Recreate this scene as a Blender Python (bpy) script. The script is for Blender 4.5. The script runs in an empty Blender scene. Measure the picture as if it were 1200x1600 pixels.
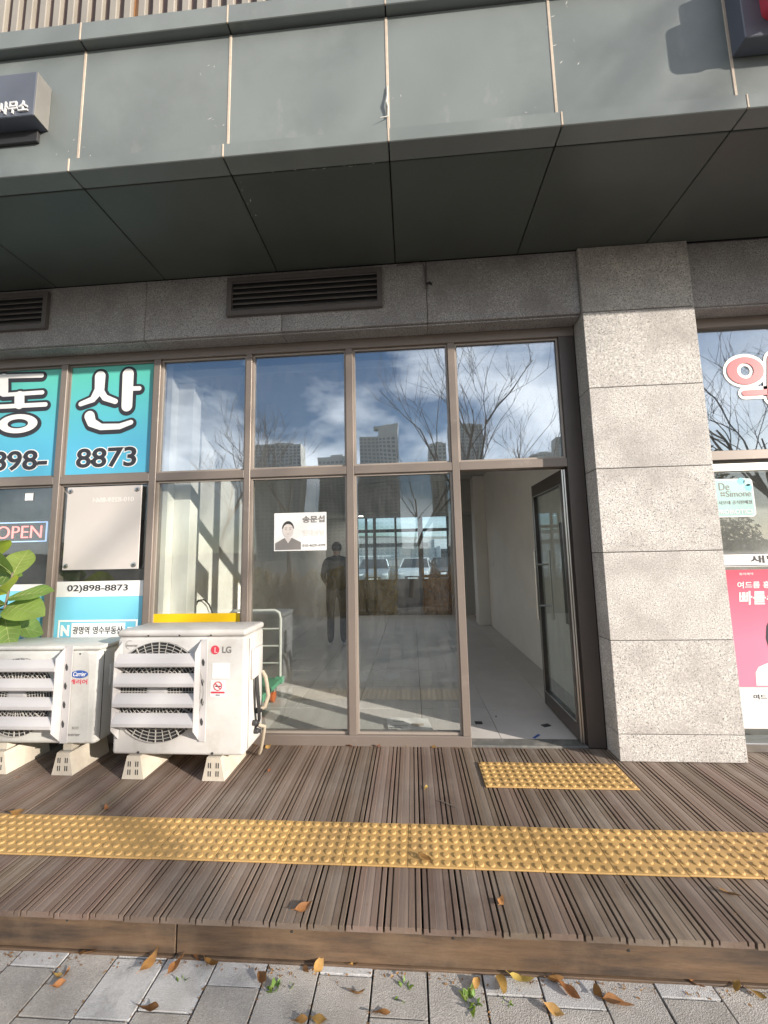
import bpy, bmesh, math, random
from mathutils import Vector, Matrix, noise
import numpy as np
R = math.radians
random.seed(7)
SC = bpy.context.scene
COL = SC.collection

# ------------------------------------------------------------------ camera
HC = 1.42                       # eye height above the deck (deck top is z = 0)
FPX = 606.79                    # focal length in photograph pixels (1200 wide)
def _rot(y, p, r):
    cy, sy, cp, sp, cr, sr = math.cos(y), math.sin(y), math.cos(p), math.sin(p), math.cos(r), math.sin(r)
    Ry = np.array([[cy, 0, sy], [0, 1, 0], [-sy, 0, cy]])
    Rp = np.array([[1, 0, 0], [0, cp, -sp], [0, sp, cp]])
    Rr = np.array([[cr, -sr, 0], [sr, cr, 0], [0, 0, 1]])
    return Rr @ Rp @ Ry
CM = _rot(0.0679, -0.113, -0.021)
cam = bpy.data.cameras.new('camera')
cam_o = bpy.data.objects.new('camera', cam); COL.objects.link(cam_o)
cam.sensor_fit = 'HORIZONTAL'; cam.sensor_width = 36.0; cam.lens = 36.0 * FPX / 1200.0
cam.clip_start = 0.02; cam.clip_end = 3000
_r = Vector((CM[0, 0], CM[0, 2], -CM[0, 1])); _u = Vector((-CM[1, 0], -CM[1, 2], CM[1, 1])); _b = Vector((-CM[2, 0], -CM[2, 2], CM[2, 1]))
cam_o.matrix_world = Matrix(((_r.x, _u.x, _b.x, 0), (_r.y, _u.y, _b.y, 0), (_r.z, _u.z, _b.z, HC), (0, 0, 0, 1)))
SC.camera = cam_o

# ------------------------------------------------------------------ light
SUN_AZ, SUN_EL = 60.3, 17.1     # degrees from the facade normal towards the right, and above the horizon
S = Vector((math.sin(R(SUN_AZ)) * math.cos(R(SUN_EL)), -math.cos(R(SUN_AZ)) * math.cos(R(SUN_EL)), math.sin(R(SUN_EL))))
sl = bpy.data.lights.new('sun', 'SUN'); sl.energy = 4.6; sl.angle = R(0.6); sl.color = (1.0, 0.905, 0.785)
so = bpy.data.objects.new('sun', sl); COL.objects.link(so); so.rotation_euler = S.to_track_quat('Z', 'Y').to_euler(); so.location = (20, -20, 30)
W = bpy.data.worlds.new('World'); SC.world = W; W.use_nodes = True
nt = W.node_tree; nt.nodes.clear()
def N(tree, typ, **kw):
    n = tree.nodes.new(typ)
    for k, v in kw.items(): setattr(n, k, v)
    return n
def L(tree, a, b): tree.links.new(a, b)
sky = N(nt, 'ShaderNodeTexSky', sky_type='NISHITA', sun_disc=False, sun_elevation=R(SUN_EL), sun_rotation=math.atan2(S.x, S.y), altitude=60, air_density=1.0, dust_density=0.8, ozone_density=1.6)
tc = N(nt, 'ShaderNodeTexCoord'); mp = N(nt, 'ShaderNodeMapping'); mp.inputs['Scale'].default_value = (1.0, 1.0, 2.2); mp.inputs['Location'].default_value = (0.35, 0.1, 0.2)
nz = N(nt, 'ShaderNodeTexNoise'); nz.inputs['Scale'].default_value = 2.3; nz.inputs['Detail'].default_value = 7; nz.inputs['Roughness'].default_value = 0.55
cr = N(nt, 'ShaderNodeValToRGB'); cr.color_ramp.elements[0].position = 0.44; cr.color_ramp.elements[1].position = 0.64
cr.color_ramp.elements[1].color = (0.85, 0.85, 0.85, 1)
mx = N(nt, 'ShaderNodeMixRGB'); mx.inputs['Color2'].default_value = (14.0, 13.8, 13.7, 1)
bg = N(nt, 'ShaderNodeBackground'); bg.inputs['Strength'].default_value = 0.095
wo = N(nt, 'ShaderNodeOutputWorld')
L(nt, tc.outputs['Generated'], mp.inputs['Vector']); L(nt, mp.outputs[0], nz.inputs['Vector']); L(nt, nz.outputs['Fac'], cr.inputs[0])
L(nt, sky.outputs[0], mx.inputs['Color1']); L(nt, cr.outputs[0], mx.inputs['Fac']); L(nt, mx.outputs[0], bg.inputs[0]); L(nt, bg.outputs[0], wo.inputs[0])
SC.view_settings.view_transform = 'Standard'; SC.view_settings.look = 'None'
SC.view_settings.exposure = 0.88; SC.view_settings.gamma = 1.0; SC.view_settings.use_curve_mapping = False
SC.cycles.max_bounces = 12; SC.cycles.transparent_max_bounces = 24; SC.cycles.diffuse_bounces = 5; SC.cycles.glossy_bounces = 5
SC.cycles.caustics_reflective = False; SC.cycles.caustics_refractive = False

# ------------------------------------------------------------------ pixel helpers (photograph pixels -> points on known planes)
def _ray(x, y):
    d = CM.T @ np.array([(x - 600) / FPX, (y - 800) / FPX, 1.0])
    return Vector((d[0], d[2], -d[1]))
def onZ(x, y, z=0.0):
    d = _ray(x, y); return Vector((0, 0, HC)) + d * ((z - HC) / d.z)
def onY(x, y, yy):
    d = _ray(x, y); return Vector((0, 0, HC)) + d * (yy / d.y)
def onX(x, y, xx):
    d = _ray(x, y); return Vector((0, 0, HC)) + d * (xx / d.x)

# ------------------------------------------------------------------ materials
def newmat(name):
    m = bpy.data.materials.new(name); m.use_nodes = True
    return m, m.node_tree, m.node_tree.nodes['Principled BSDF']
def mat(name, col, rough=0.5, metal=0.0, var=0.0, scale=8.0, bump=0.0, bscale=None, stretch=(1, 1, 1), rnd=0.0, spec=0.5, dirt=None, dscale=2.0, dlo=.5, dhi=.75, rvar=0.0, hue=0.0, patch=None, pscale=1.2, pamt=.6, plo=.48, phi=.72):
    """Principled with noise variation of value, optional second colour (dirt), per-object variation and bump."""
    m, t, p = newmat(name)
    c = N(t, 'ShaderNodeTexCoord'); mpn = N(t, 'ShaderNodeMapping'); mpn.inputs['Scale'].default_value = stretch
    L(t, c.outputs['Object'], mpn.inputs[0])
    geo_vec = mpn.outputs[0]
    if rnd:
        oi = N(t, 'ShaderNodeObjectInfo'); va = N(t, 'ShaderNodeVectorMath', operation='ADD'); sc_ = N(t, 'ShaderNodeMath', operation='MULTIPLY'); sc_.inputs[1].default_value = 37.0
        L(t, oi.outputs['Random'], sc_.inputs[0]); L(t, mpn.outputs[0], va.inputs[0]); L(t, sc_.outputs[0], va.inputs[1]); geo_vec = va.outputs[0]
    out = None
    rgb = N(t, 'ShaderNodeRGB'); rgb.outputs[0].default_value = (*col, 1); out = rgb.outputs[0]
    nse = N(t, 'ShaderNodeTexNoise'); nse.inputs['Scale'].default_value = scale; nse.inputs['Detail'].default_value = 6; nse.inputs['Roughness'].default_value = .6
    L(t, geo_vec, nse.inputs['Vector'])
    if dirt:
        n2 = N(t, 'ShaderNodeTexNoise'); n2.inputs['Scale'].default_value = dscale; n2.inputs['Detail'].default_value = 8; n2.inputs['Roughness'].default_value = .65
        L(t, geo_vec, n2.inputs['Vector'])
        r2 = N(t, 'ShaderNodeValToRGB'); r2.color_ramp.elements[0].position = dlo; r2.color_ramp.elements[1].position = dhi
        L(t, n2.outputs['Fac'], r2.inputs[0])
        m2 = N(t, 'ShaderNodeMixRGB'); m2.inputs['Color2'].default_value = (*dirt, 1); L(t, r2.outputs[0], m2.inputs[0]); L(t, out, m2.inputs[1]); out = m2.outputs[0]
    if var or rnd:
        hs = N(t, 'ShaderNodeHueSaturation')
        mr = N(t, 'ShaderNodeMapRange'); mr.inputs['From Min'].default_value = .25; mr.inputs['From Max'].default_value = .75
        mr.inputs['To Min'].default_value = 1 - var; mr.inputs['To Max'].default_value = 1 + var
        L(t, nse.outputs['Fac'], mr.inputs['Value']); val = mr.outputs[0]
        if rnd:
            mr2 = N(t, 'ShaderNodeMapRange'); mr2.inputs['To Min'].default_value = 1 - rnd; mr2.inputs['To Max'].default_value = 1 + rnd
            L(t, oi.outputs['Random'], mr2.inputs['Value'])
            mm = N(t, 'ShaderNodeMath', operation='MULTIPLY'); L(t, val, mm.inputs[0]); L(t, mr2.outputs[0], mm.inputs[1]); val = mm.outputs[0]
            if hue:
                mh = N(t, 'ShaderNodeMapRange'); mh.inputs['To Min'].default_value = .5 - hue; mh.inputs['To Max'].default_value = .5 + hue
                wn = N(t, 'ShaderNodeTexWhiteNoise', noise_dimensions='1D'); L(t, oi.outputs['Random'], wn.inputs['W']); L(t, wn.outputs['Value'], mh.inputs['Value']); L(t, mh.outputs[0], hs.inputs['Hue'])
        L(t, val, hs.inputs['Value']); L(t, out, hs.inputs['Color']); out = hs.outputs[0]
    if patch:   # dust or stains that run across neighbouring pieces
        gp = N(t, 'ShaderNodeNewGeometry'); n3 = N(t, 'ShaderNodeTexNoise'); n3.inputs['Scale'].default_value = pscale; n3.inputs['Detail'].default_value = 9; n3.inputs['Roughness'].default_value = .68
        L(t, gp.outputs['Position'], n3.inputs['Vector'])
        r3 = N(t, 'ShaderNodeValToRGB'); r3.color_ramp.elements[0].position = plo; r3.color_ramp.elements[1].position = phi; r3.color_ramp.elements[1].color = (pamt, pamt, pamt, 1); L(t, n3.outputs['Fac'], r3.inputs[0])
        m4 = N(t, 'ShaderNodeMixRGB'); m4.inputs['Color2'].default_value = (*patch, 1); L(t, r3.outputs[0], m4.inputs[0]); L(t, out, m4.inputs[1]); out = m4.outputs[0]
    L(t, out, p.inputs['Base Color'])
    p.inputs['Roughness'].default_value = rough; p.inputs['Metallic'].default_value = metal; p.inputs['Specular IOR Level'].default_value = spec
    if rvar:
        mr3 = N(t, 'ShaderNodeMapRange'); mr3.inputs['From Min'].default_value = .3; mr3.inputs['From Max'].default_value = .7; mr3.inputs['To Min'].default_value = max(0, rough - rvar); mr3.inputs['To Max'].default_value = min(1, rough + rvar)
        L(t, nse.outputs['Fac'], mr3.inputs['Value']); L(t, mr3.outputs[0], p.inputs['Roughness'])
    if bump:
        nb = N(t, 'ShaderNodeTexNoise'); nb.inputs['Scale'].default_value = bscale or scale; nb.inputs['Detail'].default_value = 5
        L(t, geo_vec, nb.inputs['Vector'])
        bp = N(t, 'ShaderNodeBump'); bp.inputs['Strength'].default_value = bump; bp.inputs['Distance'].default_value = 0.01
        L(t, nb.outputs['Fac'], bp.inputs['Height']); L(t, bp.outputs[0], p.inputs['Normal'])
    return m
def granite_mat(name, base=(.455, .438, .422), dark=(.11, .105, .10), pale=(.64, .62, .60), rnd=.06):
    m, t, p = newmat(name)
    c = N(t, 'ShaderNodeTexCoord'); oi = N(t, 'ShaderNodeObjectInfo'); va = N(t, 'ShaderNodeVectorMath', operation='ADD')
    k = N(t, 'ShaderNodeMath', operation='MULTIPLY'); k.inputs[1].default_value = 23; L(t, oi.outputs['Random'], k.inputs[0]); L(t, c.outputs['Object'], va.inputs[0]); L(t, k.outputs[0], va.inputs[1])
    def nz_(scale, det=3, ro=.6):
        n = N(t, 'ShaderNodeTexNoise'); n.inputs['Scale'].default_value = scale; n.inputs['Detail'].default_value = det; n.inputs['Roughness'].default_value = ro; L(t, va.outputs[0], n.inputs['Vector']); return n
    def ramp(src, a, b):
        r = N(t, 'ShaderNodeValToRGB'); r.color_ramp.elements[0].position = a; r.color_ramp.elements[1].position = b; L(t, src.outputs['Fac'], r.inputs[0]); return r
    def mixc(fac, c1, c2):
        x = N(t, 'ShaderNodeMixRGB'); L(t, fac.outputs[0], x.inputs[0])
        for i, q in ((1, c1), (2, c2)):
            if isinstance(q, tuple): x.inputs[i].default_value = (*q, 1)
            else: L(t, q.outputs[0], x.inputs[i])
        return x
    a = mixc(ramp(nz_(100, 2), .50, .58), base, pale)
    b = mixc(ramp(nz_(125, 2, .7), .575, .635), a, dark)
    big = ramp(nz_(2.6, 6, .6), .44, .80)
    b2 = mixc(big, b, (base[0] * .62, base[1] * .60, base[2] * .60))
    hs = N(t, 'ShaderNodeHueSaturation'); mr = N(t, 'ShaderNodeMapRange'); mr.inputs['To Min'].default_value = 1 - rnd; mr.inputs['To Max'].default_value = 1 + rnd
    L(t, oi.outputs['Random'], mr.inputs['Value']); L(t, mr.outputs[0], hs.inputs['Value']); L(t, b2.outputs[0], hs.inputs['Color']); L(t, hs.outputs[0], p.inputs['Base Color'])
    p.inputs['Roughness'].default_value = .75; p.inputs['Specular IOR Level'].default_value = .3
    bp = N(t, 'ShaderNodeBump'); bp.inputs['Strength'].default_value = .25; bp.inputs['Distance'].default_value = .003; L(t, nz_(160, 3).outputs['Fac'], bp.inputs['Height']); L(t, bp.outputs[0], p.inputs['Normal'])
    return m
def glass_mat(name, refl=.10, tint=(.86, .9, .88), dust=.03):
    """Thin pane: clear transmission, mirror reflection that grows to grazing angles, a film of dust and water marks."""
    m, t, p = newmat(name); t.nodes.remove(p)
    o = t.nodes['Material Output']
    tr = N(t, 'ShaderNodeBsdfTransparent'); tr.inputs[0].default_value = (*tint, 1)
    gl = N(t, 'ShaderNodeBsdfGlossy'); gl.inputs['Roughness'].default_value = 0.0; gl.inputs[0].default_value = (.84, .92, 1, 1)
    ge = N(t, 'ShaderNodeNewGeometry'); dt = N(t, 'ShaderNodeVectorMath', operation='DOT_PRODUCT'); L(t, ge.outputs['Incoming'], dt.inputs[0]); L(t, ge.outputs['Normal'], dt.inputs[1])
    ab = N(t, 'ShaderNodeMath', operation='ABSOLUTE'); L(t, dt.outputs['Value'], ab.inputs[0])
    om = N(t, 'ShaderNodeMath', operation='SUBTRACT', use_clamp=True); om.inputs[0].default_value = 1; L(t, ab.outputs[0], om.inputs[1])
    pw_ = N(t, 'ShaderNodeMath', operation='POWER'); L(t, om.outputs[0], pw_.inputs[0]); pw_.inputs[1].default_value = 5
    mr = N(t, 'ShaderNodeMapRange'); mr.inputs['To Min'].default_value = refl; mr.inputs['To Max'].default_value = .9
    L(t, pw_.outputs[0], mr.inputs['Value'])
    wn_ = N(t, 'ShaderNodeTexNoise'); wn_.inputs['Scale'].default_value = 1.7; wn_.inputs['Detail'].default_value = 1; wc = N(t, 'ShaderNodeTexCoord'); L(t, wc.outputs['Object'], wn_.inputs['Vector'])
    wb = N(t, 'ShaderNodeBump'); wb.inputs['Strength'].default_value = .05; wb.inputs['Distance'].default_value = .05; L(t, wn_.outputs['Fac'], wb.inputs['Height']); L(t, wb.outputs[0], gl.inputs['Normal'])
    m1 = N(t, 'ShaderNodeMixShader'); L(t, mr.outputs[0], m1.inputs[0]); L(t, tr.outputs[0], m1.inputs[1]); L(t, gl.outputs[0], m1.inputs[2])
    df = N(t, 'ShaderNodeBsdfDiffuse'); df.inputs[0].default_value = (.6, .58, .54, 1)
    c = N(t, 'ShaderNodeTexCoord'); mp_ = N(t, 'ShaderNodeMapping'); mp_.inputs['Scale'].default_value = (1.6, 1.6, .45); L(t, c.outputs['Object'], mp_.inputs[0])
    n = N(t, 'ShaderNodeTexNoise'); n.inputs['Scale'].default_value = 9; n.inputs['Detail'].default_value = 8; n.inputs['Roughness'].default_value = .7; L(t, mp_.outputs[0], n.inputs['Vector'])
    m3 = N(t, 'ShaderNodeMapRange'); m3.inputs['From Min'].default_value = .42; m3.inputs['From Max'].default_value = .8; m3.inputs['To Min'].default_value = dust * .25; m3.inputs['To Max'].default_value = dust * 2.2
    L(t, n.outputs['Fac'], m3.inputs['Value'])
    m2 = N(t, 'ShaderNodeMixShader'); L(t, m3.outputs[0], m2.inputs[0]); L(t, m1.outputs[0], m2.inputs[1]); L(t, df.outputs[0], m2.inputs[2])
    L(t, m2.outputs[0], o.inputs[0])
    return m
def leafy_mat(name, col, rough=.5, trans=.35, rnd=.25, hue=.02, var=.2, scale=20):
    m = mat(name, col, rough, var=var, scale=scale, rnd=rnd, hue=hue)
    t = m.node_tree; p = t.nodes['Principled BSDF']; o = t.nodes['Material Output']
    src = p.inputs['Base Color'].links[0].from_socket
    tl = N(t, 'ShaderNodeBsdfTranslucent'); L(t, src, tl.inputs[0])
    ms = N(t, 'ShaderNodeMixShader'); ms.inputs[0].default_value = trans; L(t, p.outputs[0], ms.inputs[1]); L(t, tl.outputs[0], ms.inputs[2]); L(t, ms.outputs[0], o.inputs[0])
    return m
def grad_mat(name, c0, c1, z0, z1, rough=.3):
    """Printed vinyl that fades from c0 at height z0 to c1 at z1 (object space is world space here)."""
    m, t, p = newmat(name)
    c = N(t, 'ShaderNodeTexCoord'); sx = N(t, 'ShaderNodeSeparateXYZ'); L(t, c.outputs['Object'], sx.inputs[0])
    mr = N(t, 'ShaderNodeMapRange'); mr.inputs['From Min'].default_value = z0; mr.inputs['From Max'].default_value = z1; L(t, sx.outputs['Z'], mr.inputs['Value'])
    x = N(t, 'ShaderNodeMixRGB'); x.inputs[1].default_value = (*c0, 1); x.inputs[2].default_value = (*c1, 1); L(t, mr.outputs[0], x.inputs[0]); L(t, x.outputs[0], p.inputs['Base Color'])
    p.inputs['Roughness'].default_value = rough
    return m
def emit_mat(name, col, s):
    m, t, p = newmat(name); p.inputs['Base Color'].default_value = (*col, 1); p.inputs['Emission Color'].default_value = (*col, 1); p.inputs['Emission Strength'].default_value = s
    return m

M = {}
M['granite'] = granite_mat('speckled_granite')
M['granite_shaded'] = granite_mat('speckled_granite_shaded', base=(.315, .31, .315), pale=(.44, .435, .44), dark=(.08,.08,.08))  # same granite as the pier, canopy shade darkened into its colour
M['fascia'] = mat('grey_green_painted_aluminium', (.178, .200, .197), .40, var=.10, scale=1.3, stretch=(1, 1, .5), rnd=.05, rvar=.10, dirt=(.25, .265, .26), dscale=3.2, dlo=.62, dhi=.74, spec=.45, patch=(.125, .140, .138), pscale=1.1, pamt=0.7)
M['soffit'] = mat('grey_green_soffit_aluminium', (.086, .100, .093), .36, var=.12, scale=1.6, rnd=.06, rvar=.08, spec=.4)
M['sealant'] = mat('beige_sealant', (.50, .42, .34), .7, var=.12, scale=30)
M['gap'] = mat('dark_joint', (.03, .03, .03), .9)
M['chip'] = mat('exposed_white_primer', (.55, .54, .52), .7)
M['frame'] = mat('bronze_window_frame', (.205, .172, .152), .42, metal=.15, var=.06, scale=3, rnd=.03, dirt=(.29, .255, .23), dscale=5, dlo=.6, dhi=.8)
M['frame_dark'] = mat('dark_bronze_door_frame', (.085, .072, .066), .40, metal=.2, var=.08, scale=6)
M['bead'] = mat('window_bead', (.34, .295, .26), .4, metal=.15, var=.05)
M['steel'] = mat('brushed_steel', (.60, .59, .57), .28, metal=1.0, var=.08, scale=20, stretch=(1, 1, .05))
M['glass_up'] = glass_mat('reflective_upper_glass', refl=.31, tint=(.93, .95, .965), dust=.02)
M['glass'] = glass_mat('clear_shop_glass', refl=.085, tint=(.94, .96, .95), dust=.02)
M['glass_door'] = glass_mat('green_door_glass', refl=.02, tint=(.93, .96, .945), dust=.05)
M['glass_back'] = glass_mat('rear_tinted_glass', refl=.05, tint=(.70, .80, .86), dust=.01)
M['vent'] = mat('grey_vent_metal', (.13, .12, .118), .5, metal=.1, var=.1, scale=6)
M['black'] = mat('matt_black', (.012, .012, .013), .8)
M['slat_c'] = mat('cream_slat', (.29, .265, .23), .5, var=.06, scale=4, rnd=.05)
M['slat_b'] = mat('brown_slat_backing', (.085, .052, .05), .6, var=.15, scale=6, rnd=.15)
M['wood_o'] = mat('orange_slat', (.45, .20, .07), .6, var=.1)
M['deck_mid'] = mat('worn_deck_centre', (.195, .152, .126), .6, var=.09, scale=5, stretch=(6, .35, 6), rnd=.20, hue=.014, bump=.12, bscale=15, dirt=(.15, .112, .09), dscale=1.4, dlo=.45, dhi=.8, spec=.35, patch=(.27, .235, .205), pscale=1.5, pamt=.75)
M['deck'] = mat('weathered_composite_deck', (.158, .115, .090), .62, var=.10, scale=5, stretch=(6, .35, 6), rnd=.22, hue=.014, bump=.15, bscale=15, dirt=(.20, .160, .133), dscale=1.2, dlo=.50, dhi=.85, spec=.35, patch=(.25, .215, .185), pscale=1.5, pamt=.7)
M['riser'] = mat('stained_wood_riser', (.125, .078, .046), .65, var=.28, scale=6, stretch=(.7, 6, 5), rnd=.08, bump=.25, bscale=12, dirt=(.052, .037, .028), dscale=3.2, dlo=.42, dhi=.64, patch=(.20, .135, .085), pscale=4, pamt=0.6)
M['paver'] = mat('rough_concrete_paver', (.385, .368, .35), .9, var=.28, scale=170, rnd=.10, bump=.6, bscale=260, dirt=(.28, .268, .255), dscale=7, dlo=.45, dhi=.8, spec=.2, patch=(.22, .20, .175), pscale=3.5, pamt=0.6)
M['paver_l'] = mat('pale_concrete_paver', (.465, .465, .47), .9, var=.16, scale=170, rnd=.10, bump=.45, bscale=260, dirt=(.24, .24, .24), dscale=9, dlo=.5, dhi=.8, spec=.2, patch=(.30, .28, .25), pscale=3.5, pamt=0.6)
M['sand'] = mat('joint_sand', (.11, .10, .085), .95, var=.3, scale=40)
M['tactile'] = mat('yellow_tactile_plastic', (.485, .305, .115), .50, var=.08, scale=9, rnd=.025, dirt=(.37, .235, .10), dscale=3, dlo=.5, dhi=.8, spec=.4, patch=(.24, .155, .075), pscale=4.5, pamt=.55, plo=.52, phi=.75)
M['ac'] = mat('cream_white_ac_casing', (.55, .54, .53), .42, var=.04, scale=3, dirt=(.42, .40, .37), dscale=4, dlo=.55, dhi=.85, spec=.4, patch=(.36, .335, .29), pscale=5, pamt=0.45)
M['ac2'] = mat('white_ac_casing', (.57, .57, .55), .42, var=.04, scale=3, dirt=(.44, .43, .40), dscale=4, dlo=.55, dhi=.85, spec=.4, patch=(.38, .36, .32), pscale=5, pamt=0.45)
M['louver'] = mat('pale_grey_louver', (.46, .45, .46), .45, var=.04, scale=5)
M['acfoot'] = mat('cream_plastic_foot', (.52, .475, .405), .55, var=.06, scale=8, dirt=(.45, .40, .33), dscale=6, dlo=.5, dhi=.85, patch=(.33, .29, .23), pscale=7, pamt=0.5)
M['dgrey'] = mat('dark_grey_plastic', (.035, .035, .038), .5)
M['grille'] = mat('grey_fan_grille', (.42, .41, .39), .5)
M['rubber'] = mat('black_rubber', (.015, .015, .016), .6)
M['white'] = mat('white_paint', (.80, .79, .76), .5, var=.03, scale=3)
M['wall'] = mat('white_plaster_wall', (.82, .80, .76), .85, var=.05, scale=2, dirt=(.74, .72, .68), dscale=1.5, dlo=.55, dhi=.9)
M['rack'] = mat('dull_white_tube', (.55, .55, .53), .5)
M['ceil'] = mat('grey_shop_ceiling', (.42, .415, .40), .9, var=.06)
M['tile'] = mat('grey_floor_tile', (.56, .535, .52), .55, var=.08, scale=3, rnd=.05, rvar=.10, dirt=(.62, .60, .58), dscale=4, dlo=.5, dhi=.85)
M['grout'] = mat('dark_grout', (.16, .15, .14), .9)
M['thresh'] = mat('dark_stone_threshold', (.13, .13, .125), .5, var=.25, scale=30, dirt=(.25, .24, .22), dscale=6, dlo=.5, dhi=.7)
M['ink'] = mat('dark_ink', (.028, .030, .040), .5)
M['inkg'] = mat('grey_ink', (.20, .19, .185), .5)
M['inkp'] = mat('pale_grey_ink', (.66, .64, .62), .5)
M['print_w'] = mat('white_vinyl', (.80, .80, .80), .35)
M['teal'] = grad_mat('teal_to_blue_vinyl', (.085, .42, .62), (.10, .50, .42), 2.45, 3.1)
M['cyan'] = grad_mat('sky_blue_vinyl', (.13, .46, .62), (.22, .62, .82), .75, 1.2)
M['yellow'] = mat('yellow_vinyl', (.80, .52, .01), .4)
M['red'] = mat('red_print', (.58, .055, .085), .4)
M['coral'] = mat('coral_red_vinyl', (.52, .035, .06), .4)
M['pink'] = grad_mat('pink_poster_print', (.72, .25, .37), (.62, .09, .14), .75, 1.3)
M['mint'] = mat('mint_print', (.34, .55, .53), .35)
M['blue'] = mat('blue_print', (.035, .10, .36), .4)
M['board'] = mat('grey_backed_board', (.52, .49, .47), .5, var=.03, scale=3)
M['skinp'] = mat('printed_skin_grey', (.60, .55, .53), .5)
M['navy'] = mat('navy_sign_metal', (.105, .118, .150), .45, var=.08, scale=4)
M['signgrey'] = mat('grey_sign_metal', (.22, .215, .20), .5, var=.08, scale=5)
M['leaf_o'] = leafy_mat('orange_fallen_leaf', (.40, .215, .070), .55, .25, .35, .02, .3, 40)
M['leaf_b'] = leafy_mat('brown_fallen_leaf', (.30, .135, .05), .6, .2, .3, .02, .3, 40)
M['leaf_y'] = leafy_mat('yellow_fallen_leaf', (.50, .34, .10), .55, .25, .2, .02, .2, 40)
M['vein'] = leafy_mat('pale_leaf_vein', (.34, .42, .17), .5, .3, .1)
M['weed'] = leafy_mat('green_weed', (.16, .26, .045), .5, .35)
M['ficus'] = leafy_mat('fiddle_leaf', (.175, .27, .065), .42, .40, .35, .018, .12, 14)
M['ficus_y'] = leafy_mat('young_fiddle_leaf', (.42, .52, .06), .35, .45, .15, .01, .1, 14)
M['bark'] = mat('grey_brown_bark', (.17, .14, .115), .9, var=.25, scale=12, stretch=(1, 1, .3), bump=.6)
M['hedge'] = leafy_mat('orange_hedge_leaf', (.52, .32, .07), .6, .55, .3, .02, .3, 3)
M['hedge_g'] = leafy_mat('olive_hedge_leaf', (.20, .19, .055), .6, .25, .3, .02, .3, 3)
M['pine'] = leafy_mat('dull_green_foliage', (.085, .10, .045), .6, .2, .3, .02, .3, 3)
M['asphalt'] = mat('asphalt', (.055, .055, .056), .9, var=.15, scale=30)
M['earth'] = mat('dry_ground', (.16, .145, .12), .95, var=.2, scale=.3)
M['kerb'] = mat('concrete_kerb', (.38, .37, .35), .85, var=.1, scale=5)
M['hill'] = mat('wooded_hill', (.10, .085, .065), 1, var=.4, scale=.06, rnd=.1)
M['tower'] = mat('grey_apartment_concrete', (.52, .52, .49), .8, var=.06, scale=.1, rnd=.12)
M['tower_w'] = mat('apartment_window_glass', (.24, .26, .27), .25)
M['carw'] = mat('white_car_paint', (.62, .63, .64), .28, spec=.6)
M['cars'] = mat('silver_car_paint', (.32, .34, .36), .28, metal=.5)
M['card'] = mat('dark_car_paint', (.03, .035, .045), .25)
M['carg'] = mat('car_glass', (.03, .04, .05), .08)
M['lamp'] = mat('clear_headlamp', (.75, .77, .80), .15)
M['green'] = mat('green_cart_plastic', (.10, .33, .20), .5, var=.06)
M['orange'] = mat('orange_caster', (.50, .12, .03), .5)
M['jacket'] = mat('black_jacket', (.014, .014, .016), .8, var=.2)
M['jeans'] = mat('grey_trousers', (.085, .08, .078), .85, var=.2)
M['skin'] = mat('skin', (.48, .31, .23), .55, var=.05)
M['hair'] = mat('black_hair', (.012, .010, .009), .55)
M['sole'] = mat('white_sole', (.7, .7, .68), .6)
M['concrete'] = mat('grey_wall_concrete', (.30, .30, .30), .85, var=.1)
M['paper'] = mat('white_paper', (.74, .74, .74), .6, var=.04)
M['neon_r'] = emit_mat('red_neon', (1.0, .22, .20), 1.2)
M['neon_b'] = emit_mat('blue_neon', (.45, .62, 1.0), .55)
M['lampw'] = emit_mat('downlight_glow', (1, .95, .85), 6)
M['copper'] = mat('beige_pipe_insulation', (.42, .36, .28), .8, var=.1)

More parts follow.
